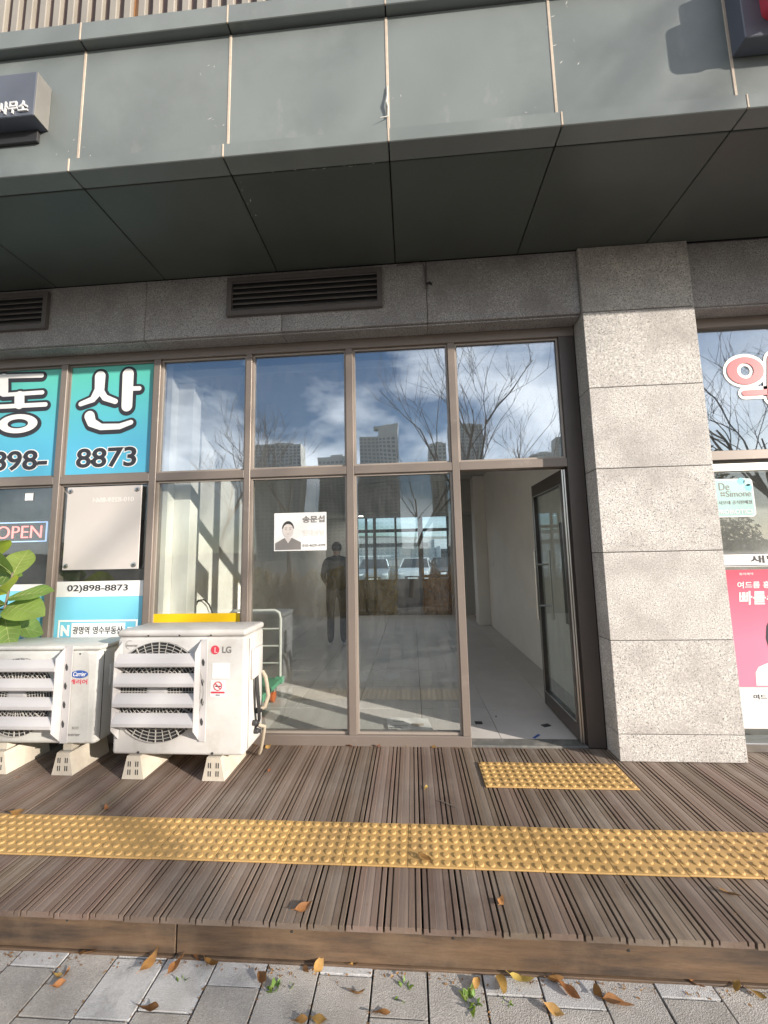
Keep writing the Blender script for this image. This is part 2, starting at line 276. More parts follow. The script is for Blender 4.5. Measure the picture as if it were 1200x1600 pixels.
# ------------------------------------------------------------------ mesh building
class MB:
    def __init__(s): s.v = []; s.f = []; s.mi = []
    def add(s, vs, fs, mi=0):
        o = len(s.v); s.v += [tuple(v) for v in vs]; s.f += [tuple(o + i for i in f) for f in fs]; s.mi += [mi] * len(fs); return s
    def box(s, x0, x1, y0, y1, z0, z1, mi=0):
        return s.add([(x, y, z) for x in (x0, x1) for y in (y0, y1) for z in (z0, z1)], [(0, 1, 3, 2), (4, 6, 7, 5), (0, 4, 5, 1), (2, 3, 7, 6), (0, 2, 6, 4), (1, 5, 7, 3)], mi)
    def cbox(s, x0, x1, y0, y1, z0, z1, b=.004, mi=0):
        """box with chamfered edges"""
        bm = bmesh.new(); bmesh.ops.create_cube(bm, size=1.0)
        for v in bm.verts: v.co = Vector(((x0 + x1) / 2 + v.co.x * (x1 - x0), (y0 + y1) / 2 + v.co.y * (y1 - y0), (z0 + z1) / 2 + v.co.z * (z1 - z0)))
        bmesh.ops.bevel(bm, geom=bm.edges[:], offset=b, segments=1, affect='EDGES', profile=.5)
        bm.verts.index_update(); s.add([v.co[:] for v in bm.verts], [[v.index for v in f.verts] for f in bm.faces], mi); bm.free(); return s
    def rbox(s, x0, x1, y0, y1, z0, z1, b=.02, seg=3, mi=0):
        bm = bmesh.new(); bmesh.ops.create_cube(bm, size=1.0)
        for v in bm.verts: v.co = Vector(((x0 + x1) / 2 + v.co.x * (x1 - x0), (y0 + y1) / 2 + v.co.y * (y1 - y0), (z0 + z1) / 2 + v.co.z * (z1 - z0)))
        bmesh.ops.bevel(bm, geom=bm.edges[:], offset=b, segments=seg, affect='EDGES', profile=.5)
        bm.verts.index_update(); s.add([v.co[:] for v in bm.verts], [[v.index for v in f.verts] for f in bm.faces], mi); bm.free(); return s
    def tube(s, pts, r, n=8, cap=True, mi=0):
        pts = [Vector(p) for p in pts]; rs = r if isinstance(r, (list, tuple)) else [r] * len(pts)
        rings = []; up = Vector((0, 0, 1))
        prev = None
        for i, p in enumerate(pts):
            d = (pts[min(i + 1, len(pts) - 1)] - pts[max(i - 1, 0)]).normalized()
            a = (prev - d * prev.dot(d)) if prev else (d.orthogonal())
            a = a.normalized() if a.length > 1e-6 else d.orthogonal().normalized()
            prev = a; b = d.cross(a)
            rings.append([p + (a * math.cos(2 * math.pi * k / n) + b * math.sin(2 * math.pi * k / n)) * rs[i] for k in range(n)])
        vs = [v for rg in rings for v in rg]; fs = []
        for i in range(len(rings) - 1):
            for k in range(n): fs.append((i * n + k, i * n + (k + 1) % n, (i + 1) * n + (k + 1) % n, (i + 1) * n + k))
        if cap: fs.append(tuple(range(n - 1, -1, -1))); fs.append(tuple((len(rings) - 1) * n + k for k in range(n)))
        return s.add(vs, fs, mi)
    def lathe(s, prof, c=(0, 0, 0), n=16, axis='z', mi=0):
        vs = []; fs = []
        for (r, h) in prof:
            for k in range(n):
                a = 2 * math.pi * k / n; x, y = r * math.cos(a), r * math.sin(a)
                q = (x, y, h) if axis == 'z' else ((x, h, y) if axis == 'y' else (h, x, y))
                vs.append((c[0] + q[0], c[1] + q[1], c[2] + q[2]))
        for i in range(len(prof) - 1):
            for k in range(n): fs.append((i * n + k, i * n + (k + 1) % n, (i + 1) * n + (k + 1) % n, (i + 1) * n + k))
        if prof[0][0] > 1e-5: fs.append(tuple(range(n)))
        if prof[-1][0] > 1e-5: fs.append(tuple((len(prof) - 1) * n + k for k in range(n)))
        return s.add(vs, fs, mi)
    def prism(s, poly, a0, a1, axis='y', mi=0):
        """polygon in the two other axes, extruded along axis"""
        def P(u, w, a): return (u, a, w) if axis == 'y' else ((a, u, w) if axis == 'x' else (u, w, a))
        n = len(poly)
        vs = [P(u, w, a0) for u, w in poly] + [P(u, w, a1) for u, w in poly]
        fs = [tuple(range(n)), tuple(range(2 * n - 1, n - 1, -1))] + [(i, (i + 1) % n, n + (i + 1) % n, n + i) for i in range(n)]
        return s.add(vs, fs, mi)
    def mesh(s, name):
        me = bpy.data.meshes.new(name); me.from_pydata(s.v, [], s.f)
        if any(s.mi): me.polygons.foreach_set('material_index', s.mi)
        bm = bmesh.new(); bm.from_mesh(me); bmesh.ops.recalc_face_normals(bm, faces=bm.faces[:]); bm.to_mesh(me); bm.free()
        return me
def link(name, me, mats, parent=None, smooth=None):
    if mats is not None:
        for m in (mats if isinstance(mats, (list, tuple)) else [mats]): me.materials.append(M[m] if isinstance(m, str) else m)
    if smooth:
        me.polygons.foreach_set('use_smooth', [True] * len(me.polygons)); me.set_sharp_from_angle(angle=R(smooth))
    o = bpy.data.objects.new(name, me); COL.objects.link(o)
    if parent: o.parent = parent
    return o
def obj(name, mb, mats, parent=None, smooth=None): return link(name, mb.mesh(name), mats, parent, smooth)
def B(name, dims, mats, parent=None, c=.003): # one chamfered box
    mb = MB(); (mb.cbox(*dims, c) if c else mb.box(*dims)); return obj(name, mb, mats, parent)
def tag(o, label, cat, group=None):
    o['label'] = label; o['category'] = cat
    if group: o['group'] = group
    return o
def struct(o): o['kind'] = 'structure'; return o
def stuff(o): o['kind'] = 'stuff'; return o
def thing(name, label, cat, group=None, loc=(0, 0, 0), rz=0):
    o = bpy.data.objects.new(name, None); COL.objects.link(o); o.empty_display_size = .1; o.location = loc; o.rotation_euler = (0, 0, rz)
    return tag(o, label, cat, group)
def copy_tree(o, parent=None):
    c = o.copy(); COL.objects.link(c); c.parent = parent
    for ch in list(o.children): copy_tree(ch, c)
    return c
_tc = {}
def text_mesh(body, bold=0.0):
    k = (body, bold)
    if k not in _tc:
        cu = bpy.data.curves.new('lettering', 'FONT'); cu.body = body; cu.size = 1.0; cu.offset = bold; cu.resolution_u = 4; cu.fill_mode = 'FRONT'
        ob = bpy.data.objects.new('lettering', cu); COL.objects.link(ob)
        bpy.context.view_layer.update()
        dg = bpy.context.evaluated_depsgraph_get(); me = bpy.data.meshes.new_from_object(ob.evaluated_get(dg))
        _tc[k] = ([v.co[:] for v in me.vertices], [tuple(p.vertices) for p in me.polygons])
        bpy.data.objects.remove(ob); bpy.data.curves.remove(cu); bpy.data.meshes.remove(me)
    return _tc[k]
def text(name, body, x0, x1, z0, z1, y, m, parent, bold=0.0, ref=None, shear=0.0, mirror=False, extr=0.0, plane='y', thick=0.0012):
    """lettering fitted to the rectangle x0..x1, z0..z1 on the plane y, read from -Y; ref = weight whose box is fitted"""
    v, f = text_mesh(body, bold); rv = text_mesh(body, ref)[0] if ref is not None else v
    ax, bx = min(p[0] for p in rv), max(p[0] for p in rv); az, bz = min(p[1] for p in rv), max(p[1] for p in rv)
    sx, sz = (x1 - x0) / (bx - ax), (z1 - z0) / (bz - az)
    pts = []
    for p in v:
        u = (p[0] - ax) * sx; w = (p[1] - az) * sz
        if mirror: u = (x1 - x0) - u
        pts.append((x0 + u + shear * w, z0 + w))
    mb = MB()
    mb.add([(q[0], y, q[1]) for q in pts], f)
    me = bpy.data.meshes.new(name); me.from_pydata(mb.v, [], mb.f)
    bm = bmesh.new(); bm.from_mesh(me)
    bmesh.ops.remove_doubles(bm, verts=bm.verts[:], dist=1e-6)
    for fc in bm.faces:
        if fc.normal.y > 0: fc.normal_flip()
    d = extr or thick
    g = bmesh.ops.extrude_face_region(bm, geom=bm.faces[:])
    for e in g['geom']:
        if isinstance(e, bmesh.types.BMVert): e.co.y -= d
    bm.to_mesh(me); bm.free()
    return link(name, me, m, parent)
def sheet(name, x0, x1, z0, z1, y, m, parent=None, t=.0015): return B(name, (x0, x1, y - t, y, z0, z1), m, parent, 0)
def rrect(x0, x1, z0, z1, r, n=5):
    pts = []
    for cx, cz, a0 in ((x1 - r, z1 - r, 0), (x0 + r, z1 - r, 90), (x0 + r, z0 + r, 180), (x1 - r, z0 + r, 270)):
        for k in range(n + 1):
            a = R(a0 + 90 * k / n); pts.append((cx + r * math.cos(a), cz + r * math.sin(a)))
    return pts
def ring(x0, x1, z0, z1, w, y0, y1):
    mb = MB()
    mb.box(x0, x1, y0, y1, z0, z0 + w); mb.box(x0, x1, y0, y1, z1 - w, z1); mb.box(x0, x0 + w, y0, y1, z0 + w, z1 - w); mb.box(x1 - w, x1, y0, y1, z0 + w, z1 - w)
    return mb


# ================================================================== ground, pavers, deck
YD, YG, YP, ZP = 1.662, 3.09, 2.911, -0.15       # deck front, window frame face, pier face, paver top
ground = struct(B('ground', (-1500, 1500, -1500, 1500, -1.2, -.215), 'earth', None, 0))
pave = struct(B('pavement', (-30, 30, -5.2, 1.70, -.3, -.186), 'sand', None, 0))
def paver_mesh(w, l):
    mb = MB(); mb.cbox(-w / 2, w / 2, -l / 2, l / 2, -.05, 0, .0013); return mb.mesh('paver')
PM = {}
colw = .2055; x_start = -1.630 - 6 * colw
rest = MB()
# piece boundaries seen in the photograph next to the riser, column by column (metres in front of the riser), repeated further out
starts = [.12, .30, .07, .22, .16, .29, .08, .24, .03, .20, .11, .27, .05, .18, .33, .09]
for i in range(-22, 40):
    cx = x_start + (i + .5) * colw
    y = 1.690 - (starts[i % 16] if i >= 0 else random.uniform(.05, .3)); y0 = 1.690; k = 0
    while y0 > -5.1:
        l = y0 - y
        near = (-2.05 < cx < 1.85) and y0 > 1.0
        if near:
            key = (round(l, 3), (k + i) % 3 == 0)
            if key not in PM: PM[key] = paver_mesh(colw - .007, l - .007); PM[key].materials.append(M['paver_l' if (l < .14 or key[1] and i % 2) else 'paver'])
            o = bpy.data.objects.new('paver', PM[key]); COL.objects.link(o); o.parent = pave
            o.location = (cx, (y0 + y) / 2, ZP + random.uniform(-.0025, .0025)); o.rotation_euler = (random.uniform(-.006, .006), random.uniform(-.008, .008), random.uniform(-.004, .004))
        else:
            rest.box(cx - colw / 2 + .004, cx + colw / 2 - .004, y + .004, y0 - .004, -.2, ZP + random.uniform(-.003, .002))
        y0 = y; y -= random.choice((.205, .308, .308)); k += 1
stuff(obj('far_pavers', rest, 'paver', pave))

deck = struct(B('deck', (-6, 6, 1.70, 3.20, -.19, -.075), 'black', None, 0))
pw = .1502; bx0 = -1.650
h_ = .0708
prof = [(-h_, -.022), (-h_, -.002), (-h_ + .002, 0), (-.0530, 0), (-.0522, -.015), (-.0460, -.015), (-.0452, 0), (-.0225, 0), (-.0215, -.0018), (-.0075, -.0004), (.0075, -.0004), (.0215, -.0018), (.0225, 0), (.0452, 0), (.0460, -.015), (.0522, -.015), (.0530, 0), (h_ - .002, 0), (h_, -.002), (h_, -.022)]
bmesh_board = MB().prism(prof, 0, 3.088 - YD, 'y').mesh('deck_board'); bmesh_board.materials.append(M['deck']); bmesh_board.materials.append(M['deck_mid'])
for p_ in bmesh_board.polygons:
    if len(p_.vertices) == 4 and p_.normal.z > .5 and abs(p_.center.x) < .0222: p_.material_index = 1
for i in range(-24, 44):
    o = bpy.data.objects.new('deck_board', bmesh_board); COL.objects.link(o); o.parent = deck
    o.location = (bx0 + (i + .5) * pw, YD + random.uniform(-.003, .003), random.uniform(-.0015, .001))
for y in (1.74, 2.3, 2.9): B('joist', (-6, 6, y, y + .05, -.075, -.0235), 'black', deck, 0)
xj = -.985
for a, b in ((-4.6, xj - .003), (xj + .003, 2.62), (2.626, 6)):
    B('riser_plank', (a, b, YD + .012, YD + .034, -.142, -.0245), 'riser', deck, .003)
    B('riser_skirt', (a, b, YD + .004, YD + .03, -.172, -.1435), 'riser', deck, .002)
mb = MB()
for x in (-1.45, -.55, .02, .73, 1.3):
    mb.lathe([(.0045, -.0015), (.0045, .001)], (x + random.uniform(-.1, .1), YD + .011, -.045 + random.uniform(-.01, .01)), 8, 'y')
obj('riser_screws', mb, 'gap', deck)['kind'] = 'stuff'

# tactile paving: tiles with truncated domes
def tactile_mesh(w, d, nx, ny, name):
    mb = MB(); mb.cbox(-w / 2, w / 2, -d / 2, d / 2, -.001, .006, .0015)
    for i in range(nx):
        for j in range(ny):
            cx, cy = -w / 2 + (i + .5) * w / nx, -d / 2 + (j + .5) * d / ny
            mb.lathe([(.0160, .0058), (.0150, .0090), (.0120, .0116), (.0, .0120)], (cx, cy, 0), 16)
    me = mb.mesh(name); me.materials.append(M['tactile']); me.polygons.foreach_set('use_smooth', [True] * len(me.polygons)); me.set_sharp_from_angle(angle=R(27)); return me
def strip(label, x0, n, w, yc, d, ny):
    t = thing('tactile_paving', label, 'tactile paving', None, (x0 + n * w / 2, yc, 0.002))
    me = tactile_mesh(w - .0014, d, 6, ny, 'tactile_tile')
    for i in range(n):
        o = bpy.data.objects.new('tactile_tile', me); COL.objects.link(o); o.parent = t; o.location = ((i + .5 - n / 2) * w, random.uniform(-.0015, .0015), random.uniform(0, .0012)); o.rotation_euler = (0, 0, random.uniform(-.003, .003))
strip('long yellow strip of bumpy tactile tiles running along the wooden deck', -.058 - 11 * .307, 22, .307, 2.090, .286, 6)
strip('short yellow patch of bumpy tactile tiles in front of the open door', .413, 3, .302, 2.726, .286, 6)

# ================================================================== the building
bld = thing('commercial_building', 'dark grey commercial building with granite shopfront, glass windows and open glass door', 'building', None, (0, 6, 0))
def P(name, dims, m, c=.003, parent=None):           # a part of the building (kept in world coordinates)
    o = B(name, dims, m, None, c); attach(o, parent or bld); return o
def attach(o, parent):
    o.parent = parent
    q = parent; off = Vector((0, 0, 0))
    while q: off += q.location; q = q.parent
    o.location = o.location - off
def Pm(name, mb, m, parent=None, smooth=None): o = obj(name, mb, m, None, smooth); attach(o, parent or bld); return o
# core above the ceiling, side walls, roof
P('upper_storey', (-9, 9, 2.985, 9.75, 3.30, 6.5), 'concrete', 0)
P('side_wall', (-9.3, -9.002, 3.0, 9.7, -.2, 6.5), 'concrete', 0); P('side_wall', (9.002, 9.3, 3.0, 9.7, -.2, 6.5), 'concrete', 0)
P('slab', (-9, 9, 3.201, 9.70, -.19, -.075), 'concrete', 0)
# canopy: soffit panels, lip, fascia panels, beam, slats
jx = [-2.031 - .985 * k for k in range(7, 0, -1)] + [-2.031, -1.054, -.064, .914, 1.900] + [1.900 + .985 * k for k in range(1, 8)]
ZS = 3.803
for i in range(len(jx) - 1):
    a, b = jx[i] + .0035, jx[i + 1] - .0035
    P('soffit_panel', (a, b, 2.113, 2.936, ZS, ZS + .03), 'soffit', .004)
    P('lip_panel', (a, b, 1.990, 2.106, ZS - .002, ZS + .088), 'fascia', .004)
    o = P('fascia_panel', (a - .02 + .01, b + .02 - .01, 2.050, 2.09, ZS + .05, 4.745), 'fascia', .003)
    P('beam_panel', (a, b, 1.998, 2.105, 4.752, 4.885), 'fascia', .004)
P('canopy_core', (-8.9, 8.9, 2.085, 2.984, ZS + .031, 6.5), 'gap', 0)
for i, x in enumerate(jx[1:-1]):
    P('sealant_joint', (x - .0085, x + .0085, 2.0465, 2.0555, ZS + .086, 4.74), 'sealant', .002)
    P('sealant_joint', (x - .0055, x + .0055, 1.9875, 1.999, ZS, ZS + .085), 'sealant', .002)
    P('sealant_joint', (x - .0055, x + .0055, 1.9955, 2.006, 4.754, 4.884), 'sealant', .002)
# chipped paint along the soffit joint beside the broken sealant and torn sealant hanging from the joint
mb = MB()
rc = random.Random(3)
for x, y in [(-1.03 + rc.uniform(-.015, .03), 2.13 + rc.uniform(0, .30)) for _ in range(9)] + [(rc.uniform(-.9, -.07), 2.108 + rc.uniform(-.004, .006)) for _ in range(12)]:
    mb.add([(x + rc.uniform(-.02, .02) * (1 if y < 2.12 else .35), y + rc.uniform(-.003, .02 if y > 2.12 else .006), ZS - .0012) for _ in range(4)], [(0, 1, 2, 3)])
obj_ch = Pm('chipped_paint', mb, 'chip'); stuff(obj_ch)
pts = [(-.066, 2.043, 4.24), (-.067, 2.038, 4.17), (-.072, 2.034, 4.12), (-.062, 2.034, 4.08), (-.066, 2.04, 4.03), (-.11, 2.026, 4.01)]
Pm('torn_sealant', MB().tube(pts, [.003, .004, .006, .005, .004, .0015], 6), 'chip')
mb = MB()
for x0, z0, n in ((-2.0, 4.05, 6), (-2.12, 4.0, 5), (-1.2, 4.5, 4), (.97, 4.62, 5), (1.0, 4.35, 5), (.80, 3.98, 4), (-.02, 4.1, 5), (-1.15, 4.1, 4)):
    for k in range(n):
        x, z = x0 + rc.uniform(-.07, .07), z0 + rc.uniform(-.09, .09); a = rc.uniform(0, 3.1); l = rc.uniform(.004, .018); w = rc.uniform(.001, .003)
        dx, dz = math.cos(a) * l, math.sin(a) * l
        mb.add([(x - dx, 2.0492, z - dz), (x + w, 2.0492, z - w), (x + dx, 2.0492, z + dz), (x - w, 2.0492, z + w)], [(0, 1, 2, 3)])
stuff(Pm('scuff_marks', mb, 'chip'))
P('slat_backing', (-8.9, 8.9, 2.074, 2.083, 4.89, 6.5), 'slat_b', 0)
x = -4.03; k = 0
rs = random.Random(5)
while x < 2.4:
    P('screen_slat', (x, x + .048, 2.02, 2.06, 4.888, 6.48), 'slat_c', .004)
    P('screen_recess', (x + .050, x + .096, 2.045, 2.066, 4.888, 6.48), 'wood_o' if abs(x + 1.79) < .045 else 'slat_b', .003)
    x += .0985; k += 1
# granite lintel slabs and their returns
lj = [-8.5, -6.95, -5.4, -3.79, -2.196, -1.012, .182, 1.373]
for i in range(len(lj) - 1):
    a, b = lj[i] + .002, lj[i + 1] - .002
    P('lintel_slab', (a, b, 2.940, 2.982, 3.272, ZS - .002), 'granite_shaded', .003)
    P('lintel_return', (a, b, 2.962, 3.120, 3.258, 3.2705), 'granite_shaded', .002)
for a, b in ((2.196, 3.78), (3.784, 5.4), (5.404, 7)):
    P('lintel_slab', (a, b, 2.950, 2.982, 3.272, ZS - .002), 'granite_shaded', .003); P('lintel_return', (a, b, 2.962, 3.12, 3.258, 3.2705), 'granite_shaded', .002)
# granite pier in six courses
pz = [0.0, .177, .797, 1.412, 2.025, 2.647, 3.258, ZS - .002]
P('pier_core', (1.380, 2.186, 2.918, 3.3, -.1, ZS), 'sand', 0)
for i in range(7):
    P('pier_block', (1.373, 2.193, YP + random.uniform(-.001, .001), 3.086, pz[i] + .0025, pz[i + 1] - .0025), 'granite', .003)
# vents
for vx0, vx1 in ((-1.470, -.176), (-4.36, -3.066)):
    v = thing_part = P('vent_grille', (vx0 + .03, vx1 - .03, 2.9365, 2.939, 3.45, 3.73), 'black', 0)
    fr = ring(vx0, vx1, 3.42, 3.757, .040, 2.908, 2.939); Pm('vent_frame', fr, 'vent', v)
    for k in range(6):
        z = 3.470 + k * .0478
        Pm('vent_slat', MB().prism([(2.912, z), (2.916, z - .004), (2.936, z + .022), (2.932, z + .026)], vx0 + .041, vx1 - .041, 'x'), 'vent', v)
Pm('cable_conduit', MB().tube([(-.05, 2.925, 3.775), (.13, 2.925, 3.785), (.160, 2.925, 3.775), (.172, 2.928, 3.74), (.178, 2.93, 3.56)], .006, 6), 'vent')
Pm('cable_end', MB().tube([(.178, 2.93, 3.60), (.21, 2.925, 3.605), (.225, 2.92, 3.585)], .008, 6), 'black')

# window frames: mullions, transoms, sill, header
mull = [(-8.30, -8.24), (-7.45, -7.39), (-6.58, -6.52), (-5.70, -5.64), (-4.83, -4.77), (-3.945, -3.885), (-3.066, -3.008), (-2.203, -2.143), (-1.374, -1.322), (-.511, -.450), (.346, .405)]
ZT0, ZT1, ZH, ZSILL = 2.092, 2.160, 3.176, .074
for a, b in mull: P('mullion', (a, b, YG, 3.20, ZSILL, ZH), 'frame', .003)
P('door_jamb', (1.247, 1.372, YG + .002, 3.22, 0.0, ZH), 'frame_dark', .003)
P('window_header', (-8.3, 1.372, YG - .001, 3.20, ZH + .0005, 3.257), 'frame', .003)
P('window_sill', (-8.3, .405, YG - .003, 3.205, -.005, ZSILL - .0005), 'frame', .004)
edges = mull + [(1.247, 1.372)]
panes = []
for i in range(len(edges) - 1):
    a, b = edges[i][1], edges[i + 1][0]
    P('transom', (a + .0005, b - .0005, YG + .002, 3.198, ZT0, ZT1), 'frame', .003)
    for z0, z1, g in ((ZSILL, ZT0, 'glass'), (ZT1, ZH, 'glass_up')):
        if i == len(edges) - 2 and z0 < 1: continue
        w = P('window', (a + .014, b - .014, 3.128, 3.134, z0 + .014, z1 - .014), g, 0)
        Pm('glazing_bead', ring(a + .001, b - .001, z0 + .001, z1 - .001, .016, 3.112, 3.127), 'bead' if a > -2.2 and z0 < 3 else 'frame', w)
# right-hand shop (pharmacy) front
P('mullion', (2.193, 2.300, YG, 3.2, 0, ZH), 'frame_dark', .003)
P('window_header', (2.193, 7, YG, 3.2, ZH + .0005, 3.257), 'frame', .003)
P('transom', (2.3005, 7, YG + .001, 3.2, 2.098, 2.172), 'frame', .003)
P('door_header', (2.3005, 7, YG + .02, 3.2, 2.012, 2.075), 'steel', .003)
P('window', (2.3005, 7, 3.128, 3.134, 2.173, ZH), 'glass_up', 0)
P('window', (2.3005, 7, 3.128, 3.134, .062, 2.011), 'glass', 0)
P('door_sill', (2.3005, 7, 3.06, 3.2, .0, .060), 'steel', .004)
P('interior_wall', (2.2, 7, 5.2, 5.3, -.07, 3.29), 'concrete', 0)
# ---- interiors
floor = struct(B('shop_floor', (-2.1, 1.56, 3.206, 9.60, -.074, -.006), 'grout', None, 0))
for i in range(7):
    for j in range(11):
        x0 = max(-2.099, -2.1 + i * .6 - .25); x1 = min(1.549, -2.1 + (i + 1) * .6 - .25); y0 = 3.21 + j * .6; y1 = min(9.59, y0 + .6)
        if x1 - x0 < .05: continue
        o = B('floor_tile', (x0 + .002, x1 - .002, y0 + .002, y1 - .002, -.0058, .004), 'tile', floor, .0015)
P('threshold', (.406, 1.246, 3.092, 3.2085, -.01, .012), 'thresh', .003)
P('partition_wall', (-2.2, -2.101, 3.202, 9.6, -.07, 3.29), 'wall', 0)
P('partition_column', (-2.1, -1.952, 3.30, 3.46, .005, 3.045), 'wall', .003)
P('partition_wall', (1.551, 1.70, 3.302, 9.6, -.07, 3.29), 'wall', 0)
P('wall_return', (1.30, 1.70, 3.221, 3.30, -.07, 3.29), 'wall', 0)
P('corner_column', (1.32, 1.5505, 8.1, 8.49, .005, 3.045), 'wall', .003)
P('interior_ceiling', (-2.1, 1.55, 3.206, 9.6, 3.05, 3.12), 'ceil', 0)
P('bulkhead', (-2.1, 1.55, 8.5, 9.62, 2.36, 3.049), 'ceil', .003)
P('rear_wall', (-2.1, -1.35, 9.5, 9.62, -.07, 2.359), 'ceil', 0); P('rear_wall', (.93, 1.55, 9.5, 9.62, -.07, 2.359), 'ceil', 0)
rb = [(-1.349, -1.30), (-1.13, -1.07), (-.93, -.86), (-.40, -.35), (.17, .29), (.87, .929)]
for a, b in rb: P('rear_mullion', (a, b, 9.52, 9.6, .0, 2.3585), 'black', .003)
P('rear_transom', (-1.30, .87, 9.53, 9.59, 2.00, 2.075), 'black', 0); P('rear_sill', (-1.30, .87, 9.53, 9.59, .005, .10), 'black', 0)
for q, (a, b) in enumerate(zip(rb, rb[1:])): P('rear_panel', (a[1] + .001, b[0] - .001, 9.535, 9.585, .101, .86), 'frame_dark', .004)
P('rear_mid_rail', (.29, .87, 9.53, 9.59, .88, .95), 'black', 0)
P('rear_window', (-1.30, .87, 9.556, 9.562, .10, 2.3585), 'glass_back', 0)
P('downlight', (-1.21, -1.11, 8.95, 9.05, 2.354, 2.3595), 'lampw', .002)
al = bpy.data.lights.new('downlight_lamp', 'AREA'); al.shape = 'DISK'; al.size = .1; al.energy = 5; al.color = (1, .93, .84)
ao = bpy.data.objects.new('downlight_lamp', al); COL.objects.link(ao); ao.location = (-1.16, 9.0, 2.35)
P('wall_switch', (1.540, 1.5505, 7.57, 7.65, 1.18, 1.29), 'white', .002)
# neighbouring rooms, kept plain
P('interior_wall', (-9, -2.2, 5.6, 5.7, -.07, 3.29), 'concrete', 0)
P('office_desk', (-5.2, -3.35, 3.9, 4.6, -.07, .74), 'white', .01)
P('office_shelf', (-4.9, -2.6, 5.2, 5.58, -.07, 2.0), 'slat_b', .01)
P('rear_shell', (-9, -2.2, 9.5, 9.6, -.2, 3.29), 'concrete', 0); P('rear_shell', (1.71, 9, 9.5, 9.6, -.2, 3.29), 'concrete', 0)

# ---- door leaf, standing open into the shop
door = P('door', (-.022 + 1.232, .022 + 1.232, 3.130, 3.175, .016, 2.080), 'frame_dark', .003)
P('door_stile', (1.21, 1.254, 3.875, 3.918, .016, 2.08), 'frame_dark', .003, door)
P('door_rail', (1.211, 1.253, 3.1755, 3.8745, .016, .145), 'frame_dark', .003, door)
P('door_rail', (1.211, 1.253, 3.1755, 3.8745, 1.965, 2.08), 'frame_dark', .003, door)
P('door_glass', (1.228, 1.236, 3.1755, 3.8745, .1455, 1.9645), 'glass_door', 0, door)
for x in (1.2065, 1.2575): 
    mb = MB(); mb.box(x - .003, x + .003, 3.1755, 3.185, .145, 1.965); mb.box(x - .003, x + .003, 3.865, 3.8745, .145, 1.965); mb.box(x - .003, x + .003, 3.186, 3.864, .141, .150); mb.box(x - .003, x + .003, 3.186, 3.864, 1.96, 1.968)
    Pm('steel_trim', mb, 'steel', door)
P('hinge_edge', (1.205, 1.216, 3.119, 3.1295, .02, 2.075), 'steel', .002, door)
P('hinge_edge', (1.222, 1.232, 3.119, 3.1295, .02, 2.075), 'steel', .002, door)
for x in (1.165, 1.298):
    mb = MB().tube([(x, 3.80, .80), (x, 3.80, 1.44)], .0125, 10)
    mb.tube([(x, 3.80, .93), (1.232, 3.80, .93)], .009, 8); mb.tube([(x, 3.80, 1.31), (1.232, 3.80, 1.31)], .009, 8)
    Pm('door_handle', mb, 'steel', door, 40)

# ================================================================== window graphics
YV = 3.126       # outer face of the panes
def poster(name, label, cat='sign', loc=(0, 0, 0)): return thing(name, label, cat, None, loc)
def strokes(name, chains, y, m, parent, grow_=0.0, dx=0.0, dz=0.0):
    """rounded brush lettering: every chain is a list of (x, z, half width); pieces step back a hair so no faces coincide"""
    mb = MB(); k = 0
    for ch in chains:
        for i, (x, z, w) in enumerate(ch):
            w += grow_; yy = y - .0002 * (k % 9); k += 1
            mb.prism([(x + dx + w * math.cos(2 * math.pi * j / 20), z + dz + w * math.sin(2 * math.pi * j / 20)) for j in range(20)], yy - .0006, yy)
            if i:
                x0, z0, w0 = ch[i - 1]; w0 += grow_; d = Vector((x - x0, z - z0)); n = Vector((-d.y, d.x)).normalized(); yy = y - .0002 * (k % 9); k += 1
                mb.prism([(x0 + dx + n.x * w0, z0 + dz + n.y * w0), (x + dx + n.x * w, z + dz + n.y * w), (x + dx - n.x * w, z + dz - n.y * w), (x0 + dx - n.x * w0, z0 + dz - n.y * w0)], yy - .0006, yy)
    return obj(name, mb, m, parent)
def oval(name, cx, cz, ro, ri, y, m, parent, n=40):
    vs = []; fs = []
    for yy in (y, y - .0008):
        for rx, rz in (ro, ri): vs += [(cx + rx * math.cos(2 * math.pi * j / n), yy, cz + rz * math.sin(2 * math.pi * j / n)) for j in range(n)]
    for j in range(n):
        q = (j + 1) % n
        fs += [(j, q, n + q, n + j), (2 * n + j, 3 * n + j, 3 * n + q, 2 * n + q), (j, 2 * n + j, 2 * n + q, q), (n + j, n + q, 3 * n + q, 3 * n + j)]
    return obj(name, MB().add(vs, fs), m, parent)
def zpt(zx, zy, w, ox, oy, sc): # stroke point measured on the photograph -> the vinyl plane
    p = onY(ox + zx / sc, oy + zy / sc, YV); return (p.x, p.z, w / sc * YV / FPX)
def teal(label, a, b, chains, nums, nx, nz_):
    t = poster('window_graphic', label)
    sheet('vinyl_sheet', a + .016, b - .016, ZT1 + .016, ZH - .016, YV, 'teal', t)
    ch = [[zpt(*q, 0, 540, 4.8) for q in c] for c in chains]
    strokes('lettering_outline', ch, YV - .0018, 'ink', t, .030, 0, -.008)
    strokes('lettering', ch, YV - .0046, 'print_w', t)
    text('number_outline', nums, nx[0], nx[1], nz_[0], nz_[1], YV - .0018, 'print_w', t, .055, .022)
    text('number', nums, nx[0], nx[1], nz_[0], nz_[1], YV - .0042, 'ink', t, .022, .022)
    return t
